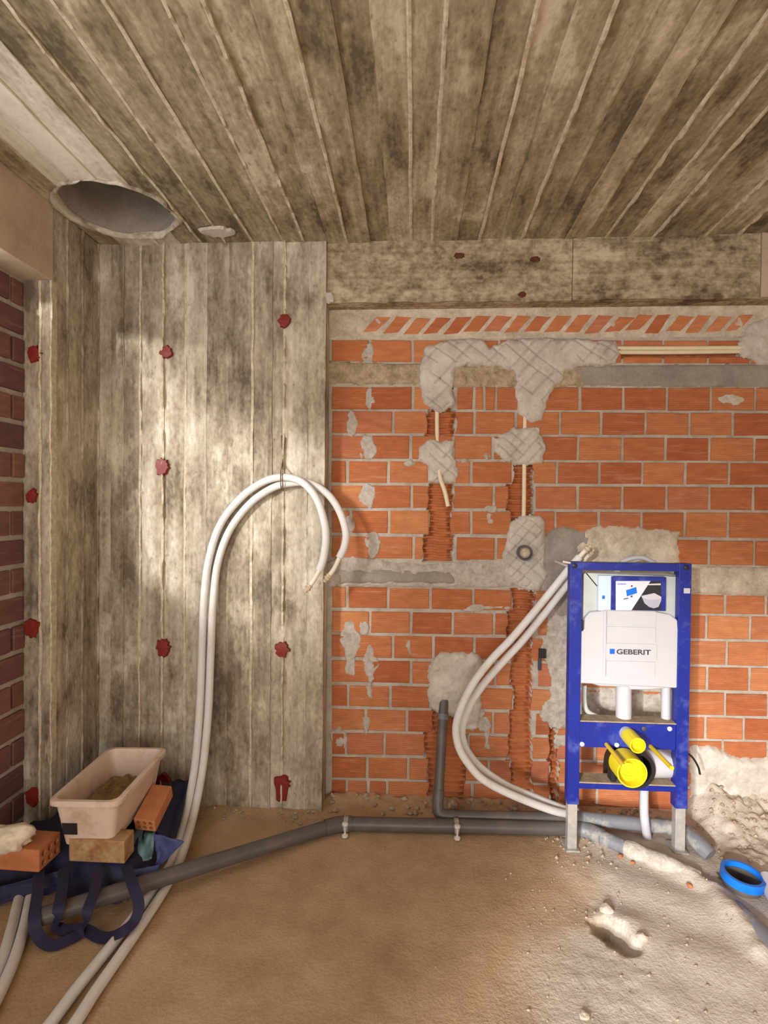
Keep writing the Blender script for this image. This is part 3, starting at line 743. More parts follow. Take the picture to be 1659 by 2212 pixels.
mortar_patch('mortar_patch', [(930, 1422), (960, 1408), (1030, 1414), (1046, 1450), (1032, 1482), (1042, 1530), (1030, 1572), (1000, 1585), (985, 1552), (960, 1547), (930, 1530), (924, 1480)], M['patch'], 0.020, 25, rag=0.026, lump=0.014)
mortar_patch('mortar_patch', [(1172, 1158), (1216, 1138), (1275, 1150), (1280, 1200), (1240, 1220), (1238, 1330), (1204, 1330), (1182, 1284), (1174, 1240)], M['band_grey'], 0.012, 26, rag=0.02, lump=0.006)
mortar_patch('mortar_patch', [(1236, 1160), (1290, 1138), (1380, 1138), (1466, 1150), (1466, 1222), (1240, 1228)], M['cream_mortar'], 0.010, 27, rag=0.02, lump=0.012)
mortar_patch('mortar_patch', [(1186, 1300), (1240, 1290), (1245, 1560), (1204, 1578), (1166, 1562), (1176, 1522), (1192, 1480), (1176, 1400)], M['smear'], 0.009, 28, rag=0.03, lump=0.012)
mortar_patch('mortar_patch', [(1592, 742), (1612, 702), (1659, 684), (1760, 680), (1800, 785), (1640, 787), (1600, 770)], M['patch'], 0.016, 29, rag=0.02, lump=0.008)
mortar_patch('mortar_patch', [(1250, 1480), (1300, 1500), (1470, 1490), (1470, 1610), (1330, 1640), (1262, 1560)], M['smear'], 0.006, 30, rag=0.05, lump=0.01)
mortar_patch('mortar_patch', [(1490, 1612), (1530, 1608), (1580, 1632), (1700, 1640), (1800, 1630), (1800, 1900), (1490, 1900)], M['patch'], 0.03, 31, rag=0.02, lump=0.01)
mortar_patch('mortar_patch', [(700, 664), (760, 664), (790, 690), (770, 712), (790, 730), (700, 735)], M['cream_mortar'], 0.006, 32, rag=0.012)
for i, (x_, y_, w_, h_) in enumerate(((759, 915, 11, 30), (797, 968, 15, 27), (780, 984, 6, 10), (793, 1068, 15, 28), (803, 1172, 13, 28), (799, 858, 9, 24), (757, 1383, 17, 42), (757, 1440, 9, 25),
                                      (799, 1432, 15, 32), (798, 1490, 7, 16), (792, 1562, 9, 24), (797, 765, 14, 22), (757, 1130, 10, 22), (788, 1355, 9, 16), (1063, 1098, 12, 9), (1060, 1120, 5, 10),
                                      (1020, 1540, 24, 18), (1042, 1565, 14, 16), (1052, 1590, 5, 24), (1215, 1600, 16, 12), (733, 1600, 16, 30), (1000, 995, 6, 5), (1052, 985, 8, 10), (885, 1395, 4, 16), (1060, 1312, 60, 6), (720, 1732, 14, 20), (888, 1000, 12, 8))):
    pts = []
    for k in range(12):
        a = 2 * math.pi * k / 12; q = random.uniform(0.75, 1.15)
        pts.append((x_ + math.cos(a) * w_ * q * 1.2, y_ + math.sin(a) * h_ * q * 1.1))
    mortar_patch('mortar_smear', pts, M['smear'], 0.0035, 100 + i, rag=0.018, lump=0.005, st=0.004, edge=0.006)
# flecks of lime on the course under the grey band
for i, (px, w_) in enumerate(((1578, 34), (1648, 14))):
    pts = [(px + math.cos(2 * math.pi * k / 12) * w_ * random.uniform(.7, 1.1), 861 + math.sin(2 * math.pi * k / 12) * 17 * random.uniform(.6, 1.1)) for k in range(12)]
    mortar_patch('lime_smear', pts, M['stone'], 0.002, 140 + i, rag=0.03, lump=0.002, st=0.005)

# right and rear walls of the room (behind and beside the camera)
rw = box('wall_right', RIGHT_X, RIGHT_X + 0.12, -4.3, 2.8, -0.05, CEIL_Z + 0.03, M['plaster'])
tag(rw, 'plastered side wall beyond the right edge', 'wall', kind='structure')
bm = bmesh.new()
for (a, b, c, d) in ((-1.8, -1.55, -0.05, CEIL_Z), (1.8, 2.1, -0.05, CEIL_Z), (-1.55, 1.8, 2.55, CEIL_Z), (-1.55, 1.8, -0.05, 0.45)):
    add_box(bm, a, b, -4.4, -4.28, c, d)
tag(bm_obj('wall_rear', bm, M['plaster']), 'rear wall with a wide window behind the camera', 'wall', kind='structure')

# ================================================================== LOOPED INSULATED PIPES
def PY(lst): return [WY(a, b, y) for a, b, y in lst]
def insulated_pipe(label, path, bare, r=0.0175, end=True, group=None):
    """path: centre line of the foam sleeve; bare: points of the bare end"""
    root = empty('insulated_pipe', path[0]); tag(root, label, 'pipe', group)
    tube_obj('foam_sleeve', catmull(path, 10), r, M['sleeve'], root, 16)
    if bare:
        p = catmull([path[-1]] + bare, 5)
        tube_obj('bare_pipe', p, r * 0.62, M['inner_pipe'], root, 12)
        d = (p[-1] - p[-3]).normalized(); q = p[-1]
        rr = [r * .75, r * .95, r * .7, r * 1.0, r * .8, r * .45, r * .6, r * .3]
        tube_obj('tape_wrap', [q + d * (0.006 * k - 0.012) for k in range(8)], r, M['tape'], root, 9, False, radii=rr)
    return root
zf = 0.02
P1 = [WZ(-300, 2700, zf), WZ(70, 2260, zf), WZ(170, 2130, zf), WZ(262, 2016, zf), WZ(318, 1942, zf), WZ(352, 1893, zf + .004), WZ(375, 1852, 0.045)] + \
     PY([(400, 1765, 2.30), (420, 1660, 2.38), (431, 1540, 2.425), (436, 1420, 2.455), (440, 1310, 2.475), (450, 1215, 2.49), (475, 1135, 2.495), (520, 1076, 2.495), (567, 1042, 2.493), (608, 1031, 2.472),
         (650, 1040, 2.452), (682, 1074, 2.435), (700, 1125, 2.42), (704, 1165, 2.41), (699, 1205, 2.40), (690, 1232, 2.395)])
insulated_pipe('white insulated pipe looped on the concrete wall, its end in front', P1, PY([(680, 1250, 2.39), (667, 1268, 2.385)]), group='pipe pair looped on the concrete wall')
P2 = [WZ(-255, 2720, zf), WZ(118, 2270, zf), WZ(212, 2133, zf), WZ(292, 2018, zf), WZ(342, 1943, zf), WZ(370, 1896, zf + .004), WZ(392, 1850, 0.05)] + \
     PY([(418, 1762, 2.31), (438, 1660, 2.39), (450, 1540, 2.43), (455, 1420, 2.458), (460, 1310, 2.478), (470, 1220, 2.493), (495, 1148, 2.497), (538, 1090, 2.497), (585, 1056, 2.493), (625, 1044, 2.492),
         (668, 1044, 2.492), (706, 1066, 2.485), (732, 1102, 2.48), (747, 1148, 2.46), (744, 1180, 2.45), (733, 1205, 2.44)])
insulated_pipe('white insulated pipe looped on the concrete wall, its end hanging nearer the bricks', P2, PY([(722, 1228, 2.435), (709, 1246, 2.43)]), group='pipe pair looped on the concrete wall')
insulated_pipe('insulated pipe at the bottom left corner, leftmost of the pair', [WZ(46, 1926, zf + .006), WZ(40, 1945, zf), WZ(24, 2010, zf), WZ(-2, 2090, zf), WZ(-60, 2200, zf), WZ(-230, 2480, zf)], None)
insulated_pipe('insulated pipe at the bottom left corner, right one of the pair', [WZ(70, 1926, zf + .006), WZ(64, 1945, zf), WZ(50, 2010, zf), WZ(24, 2090, zf), WZ(-34, 2210, zf), WZ(-190, 2490, zf)], None)
tw = empty('tie_wire', WY(612, 1040, COL_Y)); tag(tw, 'thin rusty wire hanging on the wall and tying the looped pipes', 'wire')
tube_obj('wire_strand', PY([(608, 940, 2.522), (609, 965, 2.517), (612, 985, 2.517), (609, 1005, 2.505), (607, 1016, 2.462), (606, 1028, 2.451), (606, 1044, 2.458), (608, 1060, 2.49)]), 0.0021, M['rust'], tw, 7)
tube_obj('wire_strand', PY([(617, 945, 2.522), (614, 968, 2.517), (611, 990, 2.517), (611, 1008, 2.505), (611, 1017, 2.462), (610, 1030, 2.451), (610, 1045, 2.458), (612, 1060, 2.49)]), 0.0021, M['rust'], tw, 7)

PA = PY([(1236, 1760, 2.44), (1186, 1748, 2.40), (1102, 1715, 2.36), (1044, 1684, 2.35), (1012, 1650, 2.36), (992, 1616, 2.38), (985, 1580, 2.41), (989, 1550, 2.44), (1003, 1512, 2.47), (1026, 1470, 2.49), (1063, 1423, 2.505), (1108, 1376, 2.515), (1172, 1300, 2.52), (1232, 1226, 2.525), (1252, 1203, 2.525)])
insulated_pipe('white insulated pipe curving behind the blue frame, upper strand', PA, PY([(1260, 1194, 2.525), (1267, 1187, 2.525)]))
PB = PY([(1246, 1752, 2.48), (1220, 1748, 2.46), (1152, 1721, 2.43), (1095, 1697, 2.42), (1044, 1663, 2.42), (1014, 1630, 2.43), (1001, 1603, 2.45), (998, 1575, 2.475), (1006, 1545, 2.50), (1020, 1515, 2.52), (1046, 1476, 2.535), (1088, 1428, 2.545), (1132, 1380, 2.55), (1190, 1308, 2.555), (1238, 1245, 2.56), (1258, 1216, 2.56)])
insulated_pipe('white insulated pipe curving behind the blue frame, lower strand', PB, PY([(1266, 1205, 2.56), (1274, 1196, 2.56)]))

# ================================================================== GREY DRAIN PIPES
def socket(name, path, i0, i1, r, mat, root): return tube_obj(name, path[i0:i1], r, mat, root, 20)
dp = empty('drain_pipe', WZ(735, 1790, 0)); tag(dp, 'long dark grey drain pipe lying across the floor', 'pipe')
zc, zr_, RP = 0.069, 0.034, 0.0295
a0, a1, a2 = WZ(78, 1984, 0.06), WZ(320, 1906, zc), WZ(702, 1788, zr_)
tube_obj('pipe_run', [a0, a1, a2], RP, M['grey_pipe'], dp, 22)
tube_obj('elbow', catmull([a2, WZ(722, 1783, zr_), WZ(738, 1780, zr_), WZ(760, 1779, zr_)], 6), RP + .004, M['grey_pipe'], dp, 22)
b0, b1 = WZ(756, 1779, zr_), WZ(1244, 1790, zr_)
tube_obj('pipe_run', [b0, b1], RP, M['grey_pipe'], dp, 22)
tube_obj('elbow', catmull([b1, WZ(1260, 1792, zr_), WZ(1280, 1799, zr_), WZ(1302, 1810, zr_)], 6), RP + .004, M['grey_pipe_light'], dp, 22)
tube_obj('pipe_run', [WZ(1298, 1808, zr_), WZ(1350, 1830, zr_)], RP, M['grey_pipe_light'], dp, 22)
cr = catmull([WZ(1342, 1827, zr_), WZ(1400, 1851, .028), WZ(1450, 1872, .02), WZ(1510, 1900, 0.0)], 9)
tube_obj('mortar_crust', cr, 0.03, M['smear'], dp, 20, radii=[0.031 + 0.012 * float(fbm(k * .23, 0.0, 5, 2)) for k in range(len(cr))])

vp = empty('drain_riser', WY(950, 1760, BRICK_Y)); tag(vp, 'grey pipe rising from the floor into the pale mortar blob', 'pipe')
YV = BRICK_Y - 0.005
q0, q1 = WY(959, 1512, YV), WY(947, 1722, 2.49)
tube_obj('pipe_run', [q0, q1], 0.0235, M['grey_pipe'], vp, 18)
qa = q0.lerp(q1, .15); qb = q0.lerp(q1, .21)
tube_obj('coupling', [qa, qb], 0.0265, M['grey_pipe_light'], vp, 18)
el = [q0.lerp(q1, .93), WY(946, 1740, 2.475), WY(950, 1757, 2.462), WY(968, 1762, 2.455), WY(984, 1762, 2.455)]
tube_obj('elbow', catmull(el, 6), 0.0265, M['grey_pipe'], vp, 18)
h1 = WY(1240, 1766, 2.455); h0 = el[-1]
tube_obj('pipe_run', [h0, h1], 0.024, M['grey_pipe'], vp, 18)
h2, h3 = WY(1440, 1786, 2.44), WY(1472, 1792, 2.42)
tube_obj('pipe_run', [h1, h2], 0.03, M['grey_pipe_light'], vp, 18)
tube_obj('elbow', catmull([h2, h3, WZ(1503, 1816, 0.055), WZ(1535, 1848, 0.03)], 6), 0.032, M['grey_pipe_light'], vp, 18)

def pipe_clamp(px, py, label):
    c = WZ(px, py, zr_); root = empty('pipe_clamp', (c.x, c.y, 0)); tag(root, label, 'clamp', 'clamps on the drain pipe')
    bm = bmesh.new(); seg = 24; R = []; ro = RP + .0045
    for (x_, r) in ((-.010, RP + .001), (-.010, ro), (.010, ro), (.010, RP + .001)):
        R.append([bm.verts.new((c.x + x_, c.y + math.cos(2 * math.pi * k / seg) * r, zr_ + math.sin(2 * math.pi * k / seg) * r)) for k in range(seg)])
    for i in range(4):
        for k in range(seg): bm.faces.new((R[i][k], R[i][(k + 1) % seg], R[(i + 1) % 4][(k + 1) % seg], R[(i + 1) % 4][k]))
    bm_obj('band', bm, M['galv'], root)
    for (zz, dy) in ((zr_ + .022, -.036), (.006, -.040)):
        bm = bmesh.new(); add_box(bm, c.x - .009, c.x + .009, c.y + dy - .016, c.y + dy + .012, zz - .003, zz + .003, .001); bm_obj('ear', bm, M['galv'], root)
        yb = c.y + dy - .006
        tube_obj('bolt_head', [(c.x, yb, zz), (c.x, yb, zz + .008), (c.x, yb, zz + .011)], .014, M['zinc'], root, 8, False, radii=[.014, .014, .008])
    tube_obj('rod', [(c.x, c.y - .044, 0.0), (c.x, c.y - .044, zr_ + .022)], .004, M['zinc'], root, 8)
pipe_clamp(748, 1780, 'zinc clamp at the bend of the dark drain pipe')
pipe_clamp(986, 1785, 'zinc clamp halfway along the straight dark drain pipe')

# ================================================================== CREAM CONDUITS
def conduit(label, pts, r=0.0105, group=None):
    o = tube_obj('conduit', catmull(pts, 6), r, M['conduit'], None, 12); tag(o, label, 'conduit', group); return o
yc = BRICK_Y + 0.004
conduit('cream conduit ending in a bent free tail above the left channel', PY([(944, 860, yc), (944, 915, yc), (945, 960, yc), (948, 1010, yc - .012), (952, 1036, yc - .035), (961, 1062, yc - .055), (968, 1094, yc - .065)]))
conduit('straight cream conduit above the pipe stub in the right channel', PY([(1134, 880, yc), (1133, 940, yc), (1132, 1060, yc), (1131, 1130, yc)]))
conduit('upper of two cream conduits in the horizontal channel', PY([(1322, 752, yc), (1450, 752, yc), (1605, 751, yc)]))
conduit('lower of two cream conduits in the horizontal channel', PY([(1322, 761, yc), (1450, 761, yc), (1605, 759, yc)]))
# pipe stub in the scored patch
c = WY(1134, 1194, BRICK_Y - 0.03)
ps = empty('pipe_stub', c); tag(ps, 'dark round pipe stub set in the scored mortar patch', 'pipe')
ring_pipe('stub_rim', (c.x, BRICK_Y - 0.002, c.z), (c.x - .004, BRICK_Y - 0.055, c.z), 0.037, 0.029, plain('dark_violet_pvc', G((58, 46, 62)), 0.4), ps)
bm = bmesh.new(); bmesh.ops.create_icosphere(bm, subdivisions=3, radius=0.0285)
for v in bm.verts:
    n = float(fbm(v.co.x * 60 + 3, v.co.z * 60 + v.co.y * 30, 8)); v.co *= 1 + 0.25 * n * (0.6 if v.co.y < 0 else 0); v.co.y *= 0.45
    v.co += Vector((c.x, BRICK_Y - 0.030, c.z))
bm_obj('crumpled_plug', bm, M['tape'], ps, True)

p = WY(1171, 1411, BRICK_Y - .012)
wp_ = empty('wall_clip', (p.x, BRICK_Y, p.z)); tag(wp_, 'small black plastic clip on the bricks beside the right channel', 'clip')
box('clip_body', p.x - .016, p.x + .016, BRICK_Y - .026, BRICK_Y - .004, p.z - .022, p.z + .022, M['black'], wp_, .003)
box('clip_tail', p.x - .018, p.x - .004, BRICK_Y - .016, BRICK_Y - .002, p.z - .085, p.z - .024, M['ink'], wp_, .003)

# ================================================================== TOILET INSTALLATION FRAME
FYF = 2.315                       # front plane of the frame
def fp(px, py, y=FYF): return WY(px, py, y)
fr = empty('installation_frame', (fp(1360, 1500).x, FYF, 0)); tag(fr, 'tall cobalt blue toilet installation frame with white cistern on silver legs', 'installation frame')
xl0, xl1 = fp(1229, 1480).x, fp(1254.5, 1480).x
xr0, xr1 = fp(1463, 1480).x, fp(1490, 1480).x
zt, zt1 = fp(1360, 1216).z, fp(1360, 1233).z
zlb = fp(1235, 1738).z
FD = 0.045
def blue_box(name, a, b, c, d, e, f_): return box(name, a, b, c, d, e, f_, M['blue'], fr, 0.002)
up1 = blue_box('upright_rail', xl0, xl1, FYF, FYF + FD, zlb, zt)
up2 = blue_box('upright_rail', xr0, xr1, FYF, FYF + FD, zlb, zt)
blue_box('top_rail', xl1, xr0, FYF + 0.001, FYF + FD, zt1, zt - 0.001)
zc0, zc1 = fp(1360, 1618).z, fp(1360, 1562).z
cp = blue_box('cross_plate', xl1, xr0, FYF + 0.004, FYF + 0.010, zc0, zc1)
box('cross_plate_ledge', xl1, xr0, FYF + 0.004, FYF + 0.075, zc1 - 0.003, zc1 + 0.003, M['dust_cem'], fr)
zb0, zb1 = fp(1360, 1708).z, fp(1360, 1695).z
blue_box('bottom_rail', xl1, xr0, FYF + 0.002, FYF + 0.008, zb0, zb1)
box('bottom_rail_ledge', xl1, xr0, FYF + 0.002, FYF + 0.085, zb1 - 0.003, zb1 + 0.003, M['dust_cem'], fr)
for xa, xb in ((xl0, xl1), (xr0, xr1)):
    lz = float(floor_h(np.array((xa + xb) / 2), np.array(FYF + 0.02)))
    box('leg', xa + 0.005, xb - 0.005, FYF + 0.005, FYF + FD - 0.005, lz + 0.004, zlb + 0.02, M['galv'], fr, 0.002)
    box('foot_plate', xa - 0.004, xb + 0.004, FYF - 0.012, FYF + 0.075, lz - 0.006, lz + 0.006, M['galv'], fr, 0.001)
def bolt(px, py, mat, r=0.009, y=FYF, nm='bolt'):
    p = fp(px, py, y); tube_obj(nm, [(p.x, y + 0.006, p.z), (p.x, y - 0.004, p.z), (p.x, y - 0.007, p.z)], r, mat, fr, 10, True, radii=[r, r, r * .6])
bolt(1241, 1222, M['black'], 0.011); bolt(1482, 1226, M['black'], 0.011)
for a, b in ((1257, 1607), (1332, 1609), (1446, 1574)): bolt(a, b, M['zinc'], .010, FYF + .004)
bolt(1391, 1574, M['ink'], .011, FYF + .004)
p = fp(1482, 1276); box('white_clip', p.x - .010, p.x + .015, FYF - .004, FYF + .004, p.z - .011, p.z + .011, M['white'], fr, .001)
p = fp(1222, 1215); tube_obj('wall_screw', [(p.x - .012, FYF - .01, p.z + .004), (p.x + .03, FYF + .01, p.z - .004)], .005, M['zinc'], fr, 8)
for xa in (xl0 + .02, xr1 - .02): tube_obj('wall_rod', [(xa, FYF + FD - .004, zt - .03), (xa, BRICK_Y + .01, zt - .03)], .006, M['zinc'], fr, 8)
# cistern
YC = FYF + 0.03
def rrect(x0, x1, z0, z1, r, n=4):
    out = []
    for (cx, cz, a0) in ((x1 - r, z1 - r, 0), (x0 + r, z1 - r, 90), (x0 + r, z0 + r, 180), (x1 - r, z0 + r, 270)):
        for k in range(n + 1):
            a = math.radians(a0 + 90 * k / n); out.append((cx + math.cos(a) * r, cz + math.sin(a) * r))
    return out
A, B = fp(1258, 1237, YC), fp(1462, 1500, YC)
tank = prism('cistern_tank', rrect(A.x, B.x, fp(1360, 1476, YC).z, A.z, 0.02), YC, YC + 0.12, M['cistern'], fr, bevel=0.006)
A, B = fp(1290, 1242, YC), fp(1320, 1318, YC)
box('service_box', A.x, B.x, YC - 0.020, YC + 0.01, B.z, A.z, M['box_white'], fr, 0.002)
q = fp(1303.5, 1290, YC - .02); box('box_latch', q.x - .005, q.x + .005, YC - .0225, YC - .019, q.z - .007, q.z + .007, M['logo_blue'], fr)
A, B = fp(1321, 1245, FYF + .005), fp(1438, 1320, FYF + .005)
yk = FYF + 0.005
card = box('guide_card', A.x, B.x, yk, YC + 0.005, B.z, A.z, M['blue'], fr, 0.0015)
def flat(name, pts, mat, par, lvl):
    y = yk - 0.0006 * lvl
    return prism(name, [(WY(a, b, yk).x, WY(a, b, yk).z) for a, b in pts], y - 0.0004, y + 0.001, mat, par)
flat('print', [(1330, 1255), (1405, 1255), (1364, 1318), (1330, 1318)], M['print_white'], card, 1)
flat('print', [(1405, 1255), (1428, 1255), (1428, 1318), (1364, 1318)], M['print_dark'], card, 1)
flat('print', [(1352, 1275), (1374, 1268), (1376, 1281), (1354, 1288)], M['print_blue'], card, 2)
flat('print', [(1363, 1264), (1366, 1264), (1366, 1268), (1363, 1268)], M['ink'], card, 2)
flat('print', [(1362, 1287), (1366, 1286), (1366, 1290), (1362, 1290)], M['ink'], card, 2)
flat('print', [(1347, 1293), (1357, 1291), (1357, 1293), (1347, 1295)], M['ink'], card, 2)
flat('print', [(1334, 1260), (1352, 1260), (1352, 1263), (1334, 1263)], M['print_lilac'], card, 2)
flat('print', [(1401, 1261), (1427, 1260), (1427, 1264), (1399, 1264)], M['white'], card, 2)
flat('print', [(1385, 1287), (1413, 1281), (1428, 1289), (1428, 1297), (1422, 1311), (1412, 1314), (1402, 1311), (1392, 1303)], M['print_shade'], card, 2)
flat('print', [(1385, 1287), (1413, 1281), (1428, 1289), (1428, 1293), (1405, 1296), (1387, 1291)], M['white'], card, 3)
# white insulated front cover
YW = FYF + 0.006
z = lambda py: WY(1360, py, YW).z
x = lambda px: WY(px, 1400, YW).x
cov = prism('front_cover', [(x(1253), z(1479)), (x(1253), z(1366)), (x(1262), z(1364)), (x(1263), z(1337)), (x(1275), z(1324)), (x(1302), z(1321)), (x(1304), z(1318)), (x(1414), z(1318)), (x(1418), z(1321)), (x(1447), z(1326)), (x(1463), z(1338)), (x(1464), z(1366)), (x(1466), z(1368)), (x(1466), z(1481)), (x(1463), z(1484))], YW, YW + 0.05, M['white'], fr, bevel=0.0035)
cb_ = prism('cover_base', [(x(1268), z(1478)), (x(1455), z(1480)), (x(1440), z(1487)), (x(1404), z(1491)), (x(1366), z(1492)), (x(1362), z(1486)), (x(1300), z(1486))], YW + 0.012, YW + 0.1, M['white'], fr, bevel=0.003)
for (a, b, c_, d) in ((1310, 1415, 1320, 1350), (1310, 1415, 1354, 1386), (1308, 1418, 1390, 1423), (1310, 1415, 1428, 1460)):
    box('raised_panel', x(a), x(b), YW - 0.004, YW + 0.002, z(d), z(c_), M['white'], cov, 0.001)
box('raised_panel', x(1302), x(1308), YW - 0.006, YW + 0.002, z(1462), z(1320), M['white'], cov, 0.001)
yl = YW - 0.004
box('logo_square', x(1316.5), x(1327), yl - .0008, yl + .001, z(1413), z(1402), M['logo_blue'], cov)
cu = bpy.data.curves.new('lettering', 'FONT'); cu.body = 'GEBERIT'; cu.size = 1.0; cu.extrude = 0.0; cu.offset = 0.03
to = bpy.data.objects.new('lettering_tmp', cu); C.objects.link(to)
bpy.context.view_layer.update()
tm = bpy.data.meshes.new_from_object(to.evaluated_get(bpy.context.evaluated_depsgraph_get()))
bpy.data.objects.remove(to)
vv = np.array([v.co[:] for v in tm.vertices]); mn, mx = vv.min(0), vv.max(0)
tx0, tx1, tz0, tz1 = x(1331), x(1405), z(1413.2), z(1402)
for v in tm.vertices:
    u_ = (v.co.x - mn[0]) / (mx[0] - mn[0]); w_ = (v.co.y - mn[1]) / (mx[1] - mn[1])
    v.co = (tx0 + u_ * (tx1 - tx0), yl - 0.0009, tz0 + w_ * (tz1 - tz0))
tm.materials.clear(); tm.materials.append(M['ink'])
lt = bpy.data.objects.new('lettering', tm); C.objects.link(lt); lt.parent = cov
for px in (1257, 1467):
    p = WY(px, 1352 if px < 1300 else 1360, YW); box('black_clip', p.x - .006, p.x + .005, YW + .002, YW + .03, p.z - .024, p.z + .024, M['black'], fr, .001)
for (px, py) in ((1333, 1232), (1432, 1232)):
    p = WY(px, py, YC); tube_obj('tank_stud', [(p.x - .008, YC + .01, p.z), (p.x + .012, YC + .005, p.z)], .007, M['cistern'], fr, 8)
# flush pipes
def vtube(name, px, pya, pyb, r, y, mat): return tube_obj(name, [WY(px, pya, y), WY(px, pyb, y)], r, mat, fr, 20)
vtube('flush_pipe', 1347, 1478, 1575, 0.0325, FYF + 0.06, M['white'])
vtube('supply_pipe', 1438, 1478, 1570, 0.019, FYF + 0.06, M['white'])
tube_obj('overflow_bend', catmull(PY([(1262, 1480, FYF + .09), (1262, 1512, FYF + .09), (1268, 1535, FYF + .09), (1290, 1548, FYF + .09), (1320, 1556, FYF + .09)]), 5), 0.011, M['cistern'], fr, 12)
# flush outlet and its yellow cap
d_ = Vector((0, -1, 0))
p0 = WY(1353, 1584, FYF + .004)
ring_pipe('flush_outlet', p0 + Vector((0, .03, 0)), p0 + d_ * .03, .030, .026, M['white'], fr)
capa = p0 + d_ * .028
cap1 = ring_pipe('flush_cap', capa, capa + d_ * .09, .0315, .0275, M['yellow'], fr)
tube_obj('cap_disc', [capa + d_ * .05, capa + d_ * .054], .0276, M['yellow'], cap1, 24)
# black waste bend, its yellow cap and the white connector
pb = WY(1362, 1650, FYF + .05)
ring_pipe('waste_collar', pb + Vector((0, .03, 0)), pb + d_ * .055, .083, .066, M['black'], fr, 36)
tube_obj('waste_bend', catmull([pb + Vector((0, .02, 0)), pb + Vector((0, .08, -.01)), pb + Vector((0, .13, -.05)), pb + Vector((0, .14, -.13))], 6), .064, M['black'], fr, 24)
box('bend_bracket', pb.x - .095, pb.x - .075, FYF + .012, FYF + .06, pb.z - .07, pb.z + .09, M['black'], fr, .003)
pc = WY(1346, 1646, FYF - 0.02)
cap2 = ring_pipe('waste_cap', pc, pc + d_ * .095, .060, .055, M['yellow'], fr, 36)
tube_obj('cap_disc', [pc + d_ * .045, pc + d_ * .049], .0552, M['yellow'], cap2, 32)
for rr in (.036, .022): ring_pipe('cap_rib', pc + d_ * .045, pc + d_ * .056, rr + .003, rr - .003, M['yellow'], cap2)
pw = WY(1420, 1650, FYF + .07)
ring_pipe('white_connector', pw + Vector((-.06, 0, 0)), pw + Vector((.085, .01, 0)), .058, .053, M['white'], fr, 36)
ring_pipe('connector_lip', pw + Vector((.068, .008, 0)), pw + Vector((.088, .01, 0)), .063, .053, M['white'], fr, 36)
for (px, py) in ((1311, 1609), (1406, 1613)):
    p = WY(px, py, FYF); tube_obj('rod_sleeve', [p + Vector((0, .02, 0)), p + d_ * .185], .0088, M['yellow2'], fr, 14)
tube_obj('inlet_hose', catmull(PY([(1340, 1216, FYF + .1), (1362, 1207, FYF + .1), (1388, 1205, FYF + .1), (1416, 1217, FYF + .1)]), 5), .010, M['white'], fr, 12)
# thin black tube drawn in place of the shadow crescent at the right side
o = tube_obj('shadow_crescent', catmull(PY([(1470, 1618, FYF + .12), (1494, 1634, FYF + .12), (1508, 1656, FYF + .14), (1512, 1672, FYF + .16)]), 5), .0045, M['black'], fr, 10)

# white hose under the frame
wh = tube_obj('drain_hose', catmull([WY(1392, 1690, 2.42), WY(1391, 1740, 2.415), WY(1393, 1775, 2.39), WZ(1399, 1814, 0.002)], 8), .0185, M['white'], None, 16)
tag(wh, 'white hose hanging under the blue frame down to the floor', 'hose')

# ================================================================== BLUE RING AND PIPES AT THE RIGHT
c = WZ(1604, 1896, 0.05)
br_ = empty('pipe_socket', (c.x, c.y, 0)); tag(br_, 'bright blue ring on an open drain socket in the floor', 'pipe')
ax = Vector((0.06, -0.04, 1)).normalized()
ring_pipe('blue_rim', c - ax * .012, c + ax * .02, .075, .062, M['blue_ring'], br_, 40)
ring_pipe('socket_wall', c - ax * .09, c + ax * .0, .064, .058, M['grey_pipe'], br_, 36)
tube_obj('socket_bottom', [c - ax * .085, c - ax * .075], .060, M['dark_in'], br_, 32)
p0, p1 = WZ(1655, 1892, 0.06), WZ(1665, 1935, 0.04)
wp = tube_obj('white_pipe', [p0, p1, WZ(1700, 1990, .04)], .02, M['white'], None, 16); tag(wp, 'white pipe piece beside the blue ring at the right edge', 'pipe')
bp = tube_obj('buried_pipe', [WZ(1588, 1966, -0.005), WZ(1625, 2000, .01), WZ(1700, 2075, .02)], .036, M['grey_pipe_light'], None, 20)
tag(bp, 'grey pipe half buried in the floor at the right edge', 'pipe')

# ================================================================== LEFT CORNER: BAG, CRATE, LOOSE BRICKS
# bag: a slumped navy sack
bag = empty('carry_bag', (-1.3, 2.1, 0)); tag(bag, 'navy blue carry bag slumped on the floor under crate and bricks', 'bag')
def bag_h(x_, y_):
    ed = np.minimum.reduce([(x_ + 1.645) / .05, (-1.02 + 0.10 * vnoise(y_ * 7, y_ * 0, 4) - x_) / .05, (2.47 - y_) / .05, (y_ - (1.90 + 0.05 * vnoise(x_ * 7, x_ * 0, 6) + 0.10 * (x_ + 1.2)**2)) / .07])
    e = np.clip(ed, 0, 1); h = (0.118 + 0.022 * smooth(2.0, 2.12, y_)) * np.sqrt(e) + (0.016 * fbm(x_ * 12, y_ * 12, 5, 3)) * e
    h = np.where((y_ > JAMB_Y - 0.03) & (x_ < LEFT_X + 0.012), -0.02, h)
    return np.maximum(h, -0.02), ed
gx, gy = np.meshgrid(np.arange(-1.645, -0.96, .012), np.arange(1.84, 2.49, .012)); hh, ed = bag_h(gx, gy)
ins = (ed > -0.12) & (hh > -0.019); cell = ins[:-1, :-1] & ins[1:, :-1] & ins[:-1, 1:] & ins[1:, 1:]
vid = np.arange(gx.size).reshape(gx.shape)
q = np.stack([vid[:-1, :-1], vid[:-1, 1:], vid[1:, 1:], vid[1:, :-1]], -1)[cell]
used = np.unique(q); rm = -np.ones(gx.size, int); rm[used] = np.arange(len(used))
mesh_obj('bag_body', np.stack([gx, gy, np.maximum(hh, 0.001)], -1).reshape(-1, 3)[used], rm[q], M['navy'], bag, smooth=True)
